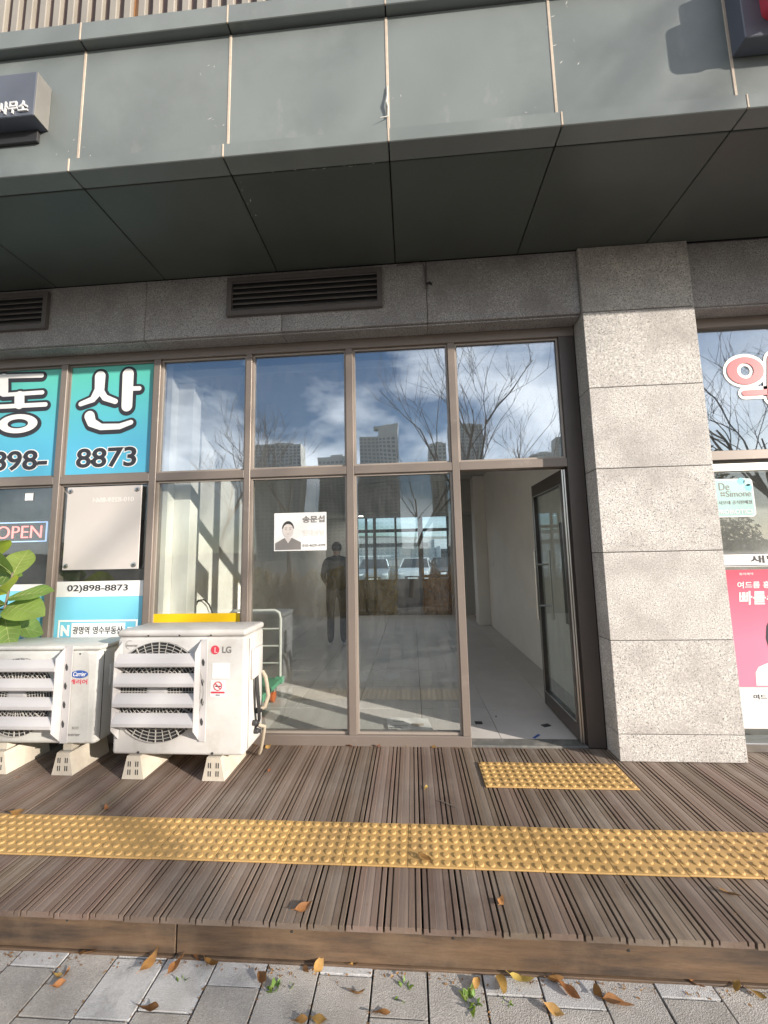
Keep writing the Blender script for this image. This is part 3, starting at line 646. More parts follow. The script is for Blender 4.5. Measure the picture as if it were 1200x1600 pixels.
teal('teal window graphic with big white Korean letter 산 over the number 8873', -3.008, -2.203,
     [[(755, 232, 46), (750, 330, 42), (700, 405, 26), (610, 440, 20)], [(750, 330, 30), (790, 392, 27), (868, 420, 22)], [(965, 215, 48), (955, 455, 46)], [(985, 325, 19), (1048, 323, 19)], [(675, 530, 44), (690, 578, 38), (760, 612, 27), (900, 608, 24), (985, 577, 20)]],
     '8873', (-2.895, -2.345), (2.235, 2.410))
t = teal('teal window graphic with big white Korean letter 동 over 898-, at the left edge', -3.885, -3.066,
     [[(-180, 240, 18), (318, 226, 18)], [(30, 250, 44), (30, 345, 44)], [(30, 372, 17), (322, 353, 18)], [(150, 380, 44), (150, 440, 44)], [(-190, 470, 19), (345, 443, 19)]],
     '898-', (-3.69, -3.165), (2.235, 2.415))
oc = zpt(140, 588, 1, 0, 540, 4.8); u_ = oc[2]
oval('lettering_outline', oc[0], oc[1] - .008, (206 * u_, 112 * u_), (66 * u_, 18 * u_), YV - .0010, 'ink', t); oval('lettering', oc[0], oc[1], (174 * u_, 82 * u_), (92 * u_, 40 * u_), YV - .0075, 'print_w', t)
# grey board with standoffs
t = poster('notice_board', 'blank grey board on four round standoffs in the window under 8873', 'board')
b_ = B('panel', (-2.93, -2.262, 3.096, 3.104, 1.358, 2.062), 'board', t, .002)
for x in (-2.895, -2.297):
    for z in (1.393, 2.027):
        s_ = obj('standoff', MB().lathe([(.019, 3.0955), (.019, 3.089), (.012, 3.086), (0, 3.086)], (x, 0, z), 14, 'y'), 'steel', t, 40)
        obj('screw', MB().lathe([(.007, 3.0858), (.007, 3.083), (0, 3.083)], (x, 0, z), 8, 'y'), 'dgrey', s_)
text('show_through_number', '010-8259-8564', -2.70, -2.33, 1.925, 1.965, 3.0958, 'inkp', t, .01, mirror=True)
# phone strip and blue search-bar graphic
t = poster('window_graphic', 'white strip reading 02)898-8873 above the blue sheet')
sheet('vinyl_sheet', -2.992, -2.219, 1.135, 1.262, YV, 'print_w', t)
text('lettering', '02)898-8873', -2.895, -2.36, 1.165, 1.232, YV - .003, 'ink', t, .012)
t = poster('window_graphic', 'blue window sheet with a white search bar reading 광명역 영수부동산')
sheet('vinyl_sheet', -2.992, -2.219, ZSILL + .016, 1.134, YV, 'cyan', t)
obj('search_frame', ring(-2.955, -2.262, .775, .945, .014, YV - .0035, YV - .0022), 'print_w', t)
sheet('search_field', -2.835, -2.368, .80, .92, YV - .0022, 'print_w', t)
text('letter_mark', 'N', -2.93, -2.855, .815, .905, YV - .0022, 'print_w', t, .05)
text('lettering', '광명역', -2.820, -2.675, .83, .893, YV - .0044, 'ink', t, .012); text('lettering', '영수부동산', -2.645, -2.385, .83, .893, YV - .0044, 'ink', t, .012)
obj('arrow', MB().add([(-2.35, YV - .0026, .885), (-2.30, YV - .0026, .885), (-2.325, YV - .0026, .835), (-2.35, YV - .0038, .885), (-2.30, YV - .0038, .885), (-2.325, YV - .0038, .835)], [(0, 1, 2), (3, 5, 4), (0, 3, 4, 1), (1, 4, 5, 2), (2, 5, 3, 0)]), 'print_w', t)
t = poster('window_graphic', 'pale blue window sheet with white Korean letter 매 behind the plant')
sheet('vinyl_sheet', -3.869, -3.082, ZSILL + .016, 1.19, YV, 'cyan', t)
sheet('white_border', -3.869, -3.082, 1.191, 1.245, YV, 'print_w', t)
text('lettering', '매', -3.33, -3.235, .80, .955, YV - .002, 'print_w', t, .035, extr=.003)
# yellow sheet
tag(sheet('yellow_window_sheet', -2.127, -1.392, ZSILL + .016, .987, YV, 'yellow'), 'plain yellow sheet on the glass behind the larger air conditioner', 'sign')
# neon OPEN sign behind the glass at the left
t = thing('open_sign', 'red neon OPEN sign with blue outline hanging inside the left window', 'neon sign')
B('back_board', (-3.78, -3.21, 3.23, 3.245, 1.60, 1.80), 'dgrey', t)
obj('neon_border', ring(-3.77, -3.22, 1.61, 1.79, .010, 3.222, 3.229), 'neon_b', t)
text('lettering', 'OPEN', -3.70, -3.27, 1.645, 1.755, 3.228, 'neon_r', t, -.012, extr=.006)
tag(B('window_sticker', (-3.345, -3.275, YV - .002, YV, 1.965, 2.03), 'print_w'), 'small blank white sticker high in the left window above OPEN', 'sticker')
# portrait notice on the fourth pane
t = thing('rental_notice', 'white paper notice with a printed portrait taped inside the window', 'poster')
sheet('sheet', -1.122, -.686, 1.478, 1.790, YV, 'paper', t)
xa = -1.112; za = 1.487
def poly(name, pts, m, y=YV - .0018, t_=None, th=.0008): return obj(name, MB().prism(pts, y - th, y, 'y'), m, t_)
bust = [(xa, za), (xa + .215, za), (xa + .215, za + .060), (xa + .170, za + .082), (xa + .138, za + .098), (xa + .108, za + .052), (xa + .078, za + .098), (xa + .045, za + .08), (xa, za + .055)]
poly('printed_shirt', bust, 'inkg', t_=t)
poly('printed_neck', [(xa + .078, za + .097), (xa + .138, za + .097), (xa + .108, za + .053)], 'skinp', t_=t)
poly('printed_face', [(xa + .108 + .046 * math.cos(a), za + .162 + .064 * math.sin(a)) for a in [2 * math.pi * k / 20 for k in range(20)]], 'skinp', YV - .0030, t)
hair = [(xa + .108 + .049 * math.cos(a), za + .170 + .066 * math.sin(a)) for a in [math.pi * (k / 14) for k in range(15)]] + [(xa + .108 + .040 * math.cos(a), za + .178 + .034 * math.sin(a)) for a in [math.pi * (1 - k / 10) for k in range(11)]]
poly('printed_hair', hair, 'dgrey', YV - .0042, t)
for sx in (-1, 1):
    poly('printed_eye', [(xa + .108 + sx * .018 + .009 * math.cos(a), za + .168 + .0028 * math.sin(a)) for a in [2 * math.pi * k / 8 for k in range(8)]], 'inkg', YV - .0042, t)
    poly('printed_brow', [(xa + .108 + sx * .008, za + .178), (xa + .108 + sx * .029, za + .1785), (xa + .108 + sx * .029, za + .182), (xa + .108 + sx * .008, za + .182)], 'inkg', YV - .0042, t)
poly('printed_nose', [(xa + .102, za + .143), (xa + .114, za + .143), (xa + .110, za + .150), (xa + .106, za + .150)], 'inkp', YV - .0042, t)
poly('printed_mouth', [(xa + .090, za + .132), (xa + .108, za + .126), (xa + .126, za + .132), (xa + .108, za + .130)], 'inkg', YV - .0042, t)
text('name_lettering', '송문섭', -.885, -.70, 1.705, 1.762, YV - .002, 'inkg', t, .03)
text('pale_lettering', '임대상담', -.882, -.70, 1.598, 1.648, YV - .002, 'inkp', t, .03)
text('phone_lettering', '010-4629-4399', -.884, -.694, 1.508, 1.530, YV - .002, 'inkg', t, .015)

# ---- pharmacy graphics on the right
t = poster('window_letter', 'big coral red Korean letter 약 with white outline on the right window')
oc = zpt(447, 425, 1, 1080, 500, 5.333); u_ = oc[2]
oval('lettering_outline', oc[0], oc[1], (170 * u_, 146 * u_), (36 * u_, 42 * u_), YV - .0006, 'print_w', t); oval('lettering', oc[0], oc[1], (142 * u_, 118 * u_), (64 * u_, 66 * u_), YV - .0050, 'coral', t)
ch = [[zpt(*q, 1080, 500, 5.333) for q in c] for c in ([(690, 330, 55), (690, 640, 55)], [(700, 400, 26), (800, 400, 26)], [(700, 490, 26), (800, 490, 26)], [(446, 612, 24), (820, 590, 24)], [(810, 600, 40), (800, 800, 40)])]
strokes('lettering_outline', ch, YV - .0012, 'print_w', t, 28 * u_); strokes('lettering', ch, YV - .0052, 'coral', t)
t = poster('window_sticker', 'mint sticker reading De Simone PROBIOTICS on the right glass door')
obj('sticker', MB().prism(rrect(2.18, 2.622, 1.66, 1.955, .03), YV - .0015, YV), 'print_w', t)
obj('sticker_field', MB().prism(rrect(2.19, 2.612, 1.67, 1.945, .024), YV - .0028, YV - .0016), 'mint', t)
text('lettering', 'De', 2.375, 2.45, 1.867, 1.925, YV - .0032, 'inkg', t, .0)
text('lettering', 'Simone', 2.42, 2.60, 1.815, 1.862, YV - .0032, 'inkg', t, .0)
for dx, dz in ((0, 0), (.018, 0), (0, .018), (.018, .018)): obj('flower_mark', MB().lathe([(.0075, YV - .0032), (.0075, YV - .0042)], (2.388 + dx, 0, 1.828 + dz), 8, 'y'), 'inkg', t)
text('lettering', '드시모네 공식판매점', 2.33, 2.60, 1.757, 1.787, YV - .0032, 'inkg', t, .0)
text('lettering', 'PROBIOTICS', 2.34, 2.60, 1.685, 1.717, YV - .0032, 'print_w', t, .01)
for x, z, r, m in ((2.585, 1.925, .030, 'yellow'), (2.54, 1.935, .026, 'blue'), (2.59, 1.885, .026, 'blue')): obj('petal_mark', MB().lathe([(r, YV - .0031), (r, YV - .0036)], (x, 0, z), 12, 'y'), 'mint' if m == 'yellow' else 'cyan', t)
t = poster('window_graphic', 'white pharmacy name band with black lines and Korean letters 새')
sheet('vinyl_sheet', 2.31, 4, 1.285, 1.385, YV, 'print_w', t)
for z in (1.381, 1.293): sheet('line', 2.31, 4, z - .003, z + .003, YV - .0017, 'ink', t, .0008)
text('lettering', '새빛약국', 2.535, 2.98, 1.310, 1.366, YV - .002, 'ink', t, .02)
t = poster('pharmacy_poster', 'pink acne treatment poster on the glass right of the granite pier', 'poster')
sheet('print_field', 2.31, 3.4, .42, 1.262, YV, 'pink', t)
sheet('pale_field', 2.31, 3.4, .135, .419, YV, 'mint', t)
sheet('lower_strip', 2.31, 3.4, .134, .415, YV - .0016, 'print_w', t)
text('small_lettering', '동아제약', 2.445, 2.545, 1.222, 1.240, YV - .002, 'print_w', t, .01)
text('lettering', '여드름 흉터 치료', 2.42, 2.83, 1.125, 1.175, YV - .002, 'print_w', t, .018, shear=.10)
text('lettering', '빠를수록', 2.42, 2.80, 1.005, 1.105, YV - .002, 'print_w', t, .022, shear=.10)
text('lettering', '여드름 흉터 치료', 2.44, 2.80, .335, .370, YV - .0036, 'ink', t, .01)
poly('printed_sleeve', [(2.47, .43), (2.475, .52), (2.50, .56), (2.56, .585), (2.66, .60), (2.9, .60), (2.9, .43)], 'print_w', YV - .0018, t)
poly('printed_hair', [(2.585, .70), (2.575, .76), (2.59, .85), (2.64, .93), (2.9, .95), (2.9, .62), (2.63, .62)], 'ink', YV - .0018, t)
poly('printed_hand', [(2.575, .45), (2.59, .485), (2.66, .50), (2.9, .50), (2.9, .44), (2.62, .43)], 'skinp', YV - .0032, t)

# ---- projecting signs on the fascia
t = thing('sign_box', 'navy metal sign box reading 사무소 on the fascia at the left edge', 'sign')
obj('sign_case', MB().cbox(-4.6, -2.252, 1.952, 2.049, 4.172, 4.482, .004), 'navy', t)
B('end_plate', (-2.2515, -2.246, 1.954, 2.049, 4.174, 4.48), 'signgrey', t, .002)
B('shade_strip', (-4.6, -2.30, 2.03, 2.049, 4.09, 4.171), 'dgrey', t, .002)  # dark strip standing in for the shadow under the sign box
text('lettering', '사무소', -2.485, -2.285, 4.188, 4.275, 1.951, 'print_w', t, .018, extr=.008)
text('lettering', '공인중개사', -2.87, -2.50, 4.188, 4.275, 1.951, 'print_w', t, .018, extr=.008)
t = thing('sign_box', 'dark sign box with red raised letters at the upper right corner', 'sign')
obj('sign_case', MB().cbox(1.905, 4.4, 1.957, 2.049, 4.200, 4.90, .004), 'navy', t)
obj('raised_letter', MB().prism(rrect(2.0, 2.20, 4.285, 4.60, .05), 1.80, 1.9565), 'red', t, 40)
obj('raised_letter', MB().prism(rrect(1.985, 2.10, 4.45, 4.72, .04), 1.86, 1.9560), 'red', t, 40)
obj('raised_letter', MB().prism(rrect(2.26, 2.6, 4.285, 4.72, .05), 1.80, 1.9565), 'red', t, 40)

# ================================================================== air conditioners
def fan(parent, cx, cz, r, y, rings, spokes, dark='dgrey'):
    g = obj('fan_recess', MB().lathe([(r, y - .0005), (r, y - .002), (0, y - .002)], (cx, 0, cz), 36, 'y'), dark, parent)
    mb = MB()
    for k in range(rings):
        q = r * (k + 1.5) / (rings + .5)
        mb.tube([(cx + q * math.cos(2 * math.pi * j / 40), y - .012, cz + q * math.sin(2 * math.pi * j / 40)) for j in range(41)], .0022, 4, False)
    for k in range(spokes):
        a = 2 * math.pi * k / spokes
        mb.tube([(cx + .07 * math.cos(a), y - .012, cz + .07 * math.sin(a)), (cx + r * 1.0 * math.cos(a), y - .009, cz + r * math.sin(a))], .0024 if k % 3 else .004, 4, False)
    obj('fan_grille', mb, 'grille', g)
    obj('hub', MB().lathe([(.07, y - .01), (.07, y - .015), (.055, y - .018), (0, y - .018)], (cx, 0, cz), 20, 'y'), 'louver', g)
    return g
def louvers(parent, x0, x1, zs, h, y, m, lp=.05):
    gd = obj('wind_guide', MB().prism([(y - .004, zs[-1] - .10), (y - .075, zs[-1] - .02), (y - .075, zs[0] + h), (y - .004, zs[0] + h + .06)], x1 + .0005, x1 + .004, 'x'), m, parent)
    obj('side_plate', MB().prism([(y - .004, zs[-1] - .10), (y - .075, zs[-1] - .02), (y - .075, zs[0] + h), (y - .004, zs[0] + h + .06)], x0 - .004, x0 - .0005, 'x'), m, gd)
    obj('flange', MB().cbox(x1 + .0045, x1 + lp, y - .0060, y - .0005, zs[-1] - .11, zs[0] + h + .07, .002), m, gd)
    for z in zs:
        g = h - .012
        p = [(y - .042, z + g), (y - .062, z + g * .72), (y - .080, z + .028), (y - .080, z + .008), (y - .070, z), (y - .066, z + .004), (y - .0755, z + .011), (y - .0755, z + .028), (y - .058, z + g * .70), (y - .039, z + g - .003)]
        obj('louver', MB().prism(p, x0, x1, 'x'), m, gd)
        obj('slot', MB().prism([(x1 + .012, z + .028), (x1 + .020, z + .04), (x1 + .032, z + .018), (x1 + .030, z - .005), (x1 + .020, z - .010), (x1 + .012, z + .01)], y - .0072, y - .0061, 'y'), 'dgrey', gd)
    return gd
def foot(parent, xc, y0, y1, w=.15, h=.145, zt=None):
    t0 = [(xc - w / 2, .002), (xc + w / 2, .002), (xc + w / 2 - .030, h), (xc - w / 2 + .030, h)]
    f = obj('foot', MB().prism(t0, y0, y1, 'y'), 'acfoot', parent)
    mb = MB()
    for dx in (-.036, -.022, .016, .030):
        for z in (.030, .080): mb.box(xc + dx, xc + dx + .006, y0 - .0015, y0 + .004, z, z + .032)
    obj('foot_slots', mb, 'gap', f)
    obj('foot_cap', MB().cbox(xc - .045, xc + .045, y0 + .02, y1 - .02, h + .0005, h + .004, .001), 'steel', f)
    return f
# larger unit
lg = thing('air_conditioner', 'larger cream air conditioner unit with LG logo and slanted louvers on the deck', 'air conditioner', 'outdoor air conditioner units', (-1.57, 2.77, 0))
def A(root):
    for c in list(root.children): c.location = c.location - root.location
mbx = MB().rbox(-2.022, -1.122, 2.602, 2.925, .150, .905, .022, 3); obj('casing', mbx, 'ac', lg, 40)
obj('top_cover', MB().rbox(-2.026, -1.118, 2.598, 2.930, .9055, .952, .020, 3), 'ac', lg, 40)
fc_ = onY(247, 1080, 2.6); fan(lg, fc_.x, fc_.z, .322, 2.602, 15, 36)
louvers(lg, onY(176, 1080, 2.52).x, onY(302, 1080, 2.52).x, [onY(240, q, 2.52).z for q in (1043.5, 1075, 1107, 1138.5)], .094, 2.598, 'louver', .050)
l0, l1, lm = onY(347, 1020.5, 2.6), onY(361.5, 1010, 2.6), onY(336, 1015.5, 2.6)
text('brand_lettering', 'LG', l0.x, l1.x, l0.z, l1.z, 2.6015, 'inkg', lg, .03)
obj('brand_mark', MB().lathe([(.029, 2.6015), (.029, 2.6000), (0, 2.6000)], (lm.x, 0, lm.z), 24, 'y'), 'red', lg)
obj('brand_mark_line', MB().tube([(lm.x, 2.5993, lm.z + .017), (lm.x, 2.5993, lm.z - .016), (lm.x + .015, 2.5993, lm.z - .016)], .002, 4), 'print_w', lg)
obj('rating_plate', MB().cbox(-1.345, -1.225, 2.6003, 2.6015, .635, .735, .0004), 'print_w', lg)
s_ = obj('warning_sticker', MB().cbox(-1.355, -1.250, 2.6003, 2.6015, .520, .625, .0004), 'paper', lg)
obj('no_smoking_ring', MB().tube([(-1.303 + .027 * math.cos(2 * math.pi * k / 24), 2.5998, .588 + .027 * math.sin(2 * math.pi * k / 24)) for k in range(25)], .0032, 4, False), 'red', s_)
obj('no_smoking_bar', MB().tube([(-1.322, 2.5993, .607), (-1.284, 2.5993, .569)], .0030, 4), 'red', s_)
obj('cigarette_print', MB().box(-1.322, -1.284, 2.5996, 2.6003, .583, .590), 'ink', s_)
obj('red_band', MB().box(-1.350, -1.256, 2.5996, 2.6003, .541, .553), 'red', s_)
obj('small_print', MB().box(-1.318, -1.288, 2.5996, 2.6003, .528, .534), 'ink', s_)
text('small_lettering', 'Inverter', -1.955, -1.875, .842, .862, 2.6015, 'inkg', lg, .01, shear=.15)
obj('lettering_arc', MB().tube([(-1.932 + .028 * math.cos(a), 2.6012, .855 + .028 * math.sin(a)) for a in [R(60 + 200 * k / 14) for k in range(15)]], .0016, 4), 'inkg', lg)
mb = MB()
for x in (-1.80, -1.58, -1.36): mb.lathe([(.006, 2.600), (.006, 2.597)], (x, 0, .915), 8, 'y')
for x in (-1.835, -1.33): mb.lathe([(.008, 2.603), (.008, 2.599)], (x, 0, .168), 8, 'y')
obj('casing_screws', mb, 'dgrey', lg)
# right-hand side: valve cover, pipes, cables
obj('valve_cover', MB().rbox(-1.1225, -1.098, 2.69, 2.86, .60, .80, .012, 2), 'ac', lg, 40)
obj('side_seam', MB().box(-1.1225, -1.1205, 2.664, 2.668, .17, .88), 'gap', lg)
for k, (dy, dz) in enumerate(((0, 0), (.022, -.01), (.04, .01))):
    obj('cable', MB().tube([(-1.108, 2.74 + dy, .62), (-1.095, 2.735 + dy * .8, .52 + dz), (-1.085, 2.745 + dy * .6, .40), (-1.09, 2.77 + dy * .5, .31), (-1.118, 2.78 + dy, .25)], .0075, 6), 'rubber', lg, 60)
for z, y in ((.30, 2.745), (.235, 2.775), (.36, 2.80)):
    obj('valve', MB().lathe([(.018, -1.122), (.018, -1.095), (.012, -1.090), (.012, -1.078)], (0, y, z), 10, 'x'), 'dgrey', lg, 40)
obj('insulated_pipe', MB().tube([(-1.125, 2.86, .34), (-1.085, 2.875, .36), (-1.066, 2.885, .43), (-1.078, 2.89, .50), (-1.092, 2.895, .56), (-1.12, 2.90, .60)], .014, 8), 'copper', lg, 60)
obj('insulated_pipe', MB().tube([(-1.125, 2.84, .25), (-1.08, 2.86, .23), (-1.095, 2.88, .17), (-1.12, 2.90, .06), (-1.14, 2.92, .02)], .012, 8), 'copper', lg, 60)
foot(lg, -1.865, 2.600, 2.93); foot(lg, -1.317, 2.596, 2.93)
A(lg)
# smaller unit
ca = thing('air_conditioner', 'smaller white air conditioner unit with Carrier logo at the left edge', 'air conditioner', 'outdoor air conditioner units', (-2.60, 2.78, 0))
obj('casing', MB().rbox(-3.02, -2.168, 2.632, 2.93, .195, .815, .028, 3), 'ac2', ca, 40)
obj('top_cover', MB().rbox(-3.025, -2.163, 2.626, 2.934, .8155, .845, .012, 2), 'ac2', ca, 40)
fan(ca, -2.745, .505, .26, 2.632, 12, 40)
louvers(ca, -3.0, onY(82, 1085, 2.55).x, [onY(40, q, 2.55).z for q in (1051, 1081, 1111, 1142)], .088, 2.628, 'louver', .060)
obj('logo_plate', MB().prism([(-2.305 + .062 * math.cos(2 * math.pi * k / 28), .655 + .026 * math.sin(2 * math.pi * k / 28)) for k in range(28)], 2.6288, 2.6306), 'blue', ca)
text('brand_lettering', 'Carrier', -2.352, -2.258, .642, .672, 2.6286, 'print_w', ca, .01, shear=.2)
text('brand_lettering', '캐리어', -2.372, -2.245, .588, .622, 2.6306, 'red', ca, .02)
text('small_lettering', 'ECO', -2.335, -2.29, .296, .312, 2.6306, 'inkg', ca, .01, shear=.2)
text('small_lettering', 'Inverter', -2.375, -2.275, .252, .272, 2.6306, 'inkg', ca, .01, shear=.15)
mb = MB()
for x, z in ((-2.31, .79), (-2.9, .205), (-2.42, .205)): mb.lathe([(.006, 2.632), (.006, 2.629)], (x, 0, z), 8, 'y')
obj('casing_screws', mb, 'dgrey', ca)
obj('side_grip', MB().rbox(-2.170, -2.150, 2.72, 2.86, .55, .70, .01, 2), 'ac2', ca, 40)
obj('side_seam', MB().box(-2.1695, -2.166, 2.672, 2.676, .22, .80), 'gap', ca)
obj('front_bevel', MB().prism([(-2.435, .80), (-2.25, .80), (-2.235, .70), (-2.22, .25), (-2.24, .21), (-2.435, .21)], 2.6309, 2.6318, 'y'), 'ac2', ca)
foot(ca, -2.385, 2.630, 2.95); foot(ca, -2.86, 2.630, 2.95)
mb = MB()
for xc in (-2.385, -2.86): mb.box(xc - .03, xc + .03, 2.66, 2.9, .149, .1945)
obj('mount', mb, 'acfoot', ca); 
A(ca)

# ================================================================== small things inside the shop
t = thing('platform_cart', 'green platform cart with white tubular handle inside behind the window', 'cart', None, (-1.64, 3.78, .004))
obj('platform', MB().rbox(-.29, .30, -.29, .24, .17, .215, .012, 2), 'green', t, 40)
B('corner_guard', (.235, .312, .19, .255, .165, .23), 'green', t, .006); B('corner_guard', (.235, .312, -.305, -.24, .165, .23), 'green', t, .006)
mb = MB().tube([(-.27, .225, .2), (-.27, .225, .80), (-.26, .225, .855), (-.22, .225, .885), (.22, .225, .885), (.265, .225, .86), (.28, .225, .80), (.28, .225, .2)], .014, 8)
obj('handle', mb, 'rack', t, 60)
for z in (.36, .53, .70): obj('rung', MB().tube([(-.27, .225, z), (.28, .225, z)], .009, 6), 'rack', t, 60)
for x in (-.22, .23):
    for y in (-.22, .17):
        f_ = obj('caster_fork', MB().cbox(x - .025, x + .025, y - .03, y + .03, .105, .1695, .004), 'steel', t); obj('wheel', MB().lathe([(.045, -.016), (.055, -.012), (.055, .012), (.045, .016)], (x, y, .056), 16, 'x'), 'orange', f_, 40)
tag(obj('loose_cable', MB().tube([tuple(onX(*q, -2.06)) for q in ((304, 985), (305, 948), (310, 938), (319, 937), (327, 945), (332, 958), (334, 985))], .007, 6), 'rubber', None, 60), 'black cable loop on the white wall above the yellow sheet', 'cable')
# wrinkled flyer on the floor
fl = onZ(600, 1146, .01); mb = MB(); nx_, ny_ = 10, 8
vs = []; fs = []
for i in range(nx_ + 1):
    for j in range(ny_ + 1):
        u, w = i / nx_, j / ny_
        vs.append((fl.x + .36 * u + .04 * (1 - w), fl.y + .30 * w, .008 + .010 * math.sin(u * 7 + w * 3) ** 2 + .03 * max(0, u - .75) * (1 - w)))
for i in range(nx_):
    for j in range(ny_): a = i * (ny_ + 1) + j; fs.append((a, a + 1, a + ny_ + 2, a + ny_ + 1))
t = thing('paper_flyer', 'crumpled printed paper flyer lying on the shop floor behind the glass', 'paper')
mb.add(vs, fs); obj('sheet', mb, 'paper', t, 60)
mb = MB()
for (x, y, w) in ((.05, .12, .14), (.04, .08, .10), (.06, .20, .10), (.04, .05, .07)): mb.box(fl.x + x, fl.x + x + w, fl.y + y, fl.y + y + .008, .022, .0225)
obj('printed_lines', mb, 'ink', t); obj('printed_mark', MB().box(fl.x + .22, fl.x + .32, fl.y + .12, fl.y + .16, .0235, .024), 'sealant', t)
cpt = onZ(746, 968, .004)
t = thing('paper_cup', 'black and white paper cup standing on the floor by the back wall', 'cup', None, (cpt.x, cpt.y, .005))
obj('cup_body', MB().lathe([(.030, 0), (.041, .095)], n=16), 'dgrey', t, 40); obj('lid', MB().lathe([(.044, .0955), (.044, .105), (.036, .115), (0, .115)], n=16), 'white', t, 40)
for i, (px, py, w, d, m, lab) in enumerate(((748, 1129, .06, .05, 'dgrey', 'dark square scrap on the floor inside the doorway, near the mullion'), (853, 1133, .07, .045, 'dgrey', 'dark scrap on the floor beside the open door leaf'), (838, 1150, .085, .018, 'blue', 'thin blue and white slip on the floor at the threshold'), (775, 1119, .015, .012, 'dgrey', 'tiny dark crumb on the floor inside the doorway'))):
    p = onZ(px, py, .008); o = tag(B('floor_scrap', (-w / 2, w / 2, -d / 2, d / 2, 0, .004), m, None, .001), lab, 'scrap'); o.location = (p.x, p.y, .0045); o.rotation_euler = (0, 0, .4 * i)
# dark electrical panel on the right-hand wall, seen through the door glass
t = thing('wall_panel', 'dark rectangular panel fixed to the right wall behind the door glass', 'panel')
B('cabinet', (1.500, 1.549, 3.62, 4.05, .72, 1.72), 'dgrey', t, .006); B('cabinet_door', (1.494, 1.4995, 3.64, 4.03, .74, 1.70), 'frame_dark', t, .002)

# ---- fiddle-leaf plant on top of the left unit, pot beyond the frame
def big_leaf(L_, w_, curl, fold):
    mb = MB(); n = 9; vs = []; fs = []
    for i in range(n + 1):
        u = i / n
        hw = w_ * (math.sin(math.pi * min(1, u ** .75 * .98 + .01)) ** .8) * (.55 + .6 * u) * .62
        z = -curl * u * u
        for k in (-1, -.5, 0, .5, 1): vs.append((u * L_, k * hw, z + fold * abs(k) * hw + .006 * math.sin(9 * u + 2 * k) * abs(k)))
    for i in range(n):
        for k in range(4): a = i * 5 + k; fs.append((a, a + 1, a + 6, a + 5))
    mb.add(vs, fs); return mb
pl = thing('fiddle_leaf_plant', 'potted fiddle leaf plant with big bright green leaves in front of the left window', 'plant', None, (-3.26, 2.84, .0))
obj('pot', MB().lathe([(.13, .002), (.17, .34), (.185, .36), (.165, .36), (.155, .33), (0, .33)], n=24), 'acfoot', pl, 40)
obj('stem', MB().tube([(0, 0, .33), (.03, -.01, .6), (.10, -.02, .85), (.16, -.03, 1.08), (.20, -.03, 1.36)], [.017, .015, .012, .010, .006], 7), 'bark', pl, 60)
obj('stem', MB().tube([(.02, 0, .36), (-.06, .02, .8), (-.05, .02, 1.2), (-.02, 0, 1.55)], [.015, .013, .010, .005], 7), 'bark', pl, 60)
ml = MB(); ml.tube
rl = random.Random(12)
specs = [ # base (relative), tip direction yaw, pitch, length, width, young
 ((.17, -.03, 1.10), -10, -5, .30, .19, 0), ((.18, -.03, 1.16), 12, 14, .27, .18, 0), ((.18, -.04, 1.20), -60, 18, .24, .20, 1), ((.17, -.04, 1.12), -125, -8, .30, .21, 0),
 ((.20, -.03, 1.33), 100, 62, .22, .15, 0), ((.20, -.03, 1.34), -150, 50, .28, .17, 0), ((.15, -.02, 1.04), -30, -48, .27, .13, 0), ((.14, -.02, 1.0), -100, -38, .26, .16, 0), ((.12, -.02, .95), -150, -40, .24, .16, 0),
 ((.13, -.02, .97), 60, -20, .26, .17, 0), ((.16, -.03, 1.07), 170, 5, .26, .18, 0), ((-.03, .01, 1.45), -40, 35, .28, .18, 1), ((-.02, 0, 1.5), -90, 55, .27, .17, 0), ((-.04, .02, 1.2), -80, 5, .28, .19, 0), ((-.05, .02, 1.0), -70, -15, .27, .18, 0), ((-.05, .02, 1.3), -10, 8, .27, .17, 0), ((-.06, .02, .85), -60, -25, .25, .17, 0)]
for base, yw, pt_, L_, w_, yg in specs:
    LL, WW, cu_, fo_ = L_ * 1.12, w_ * 1.22, rl.uniform(.03, .09), rl.uniform(.08, .30)
    o = obj('leaf', big_leaf(LL, WW, cu_, fo_), 'ficus_y' if yg else 'ficus', pl, 60)
    o.location = base; o.rotation_euler = (rl.uniform(.2, .9), -R(pt_), R(yw))
    def lp(u, kk):   # a point on the blade
        hw = WW * (math.sin(math.pi * min(1, u ** .75 * .98 + .01)) ** .8) * (.55 + .6 * u) * .62
        return (u * LL, kk * hw, -cu_ * u * u + fo_ * abs(kk) * hw + .006 * math.sin(9 * u + 2 * kk) * abs(kk) + .0012)
    vb = MB().tube([lp(u, 0) for u in (0, .25, .5, .75, .97)], [.0032, .0028, .0022, .0016, .0008], 4)
    for u in (.14, .28, .42, .56, .70):
        for sg in (-1, 1): vb.tube([lp(u, 0), lp(u + .07, sg * .45), lp(min(.97, u + .16), sg * .85)], [.0016, .0012, .0007], 4)
    obj('leaf_veins', vb, 'vein', o)

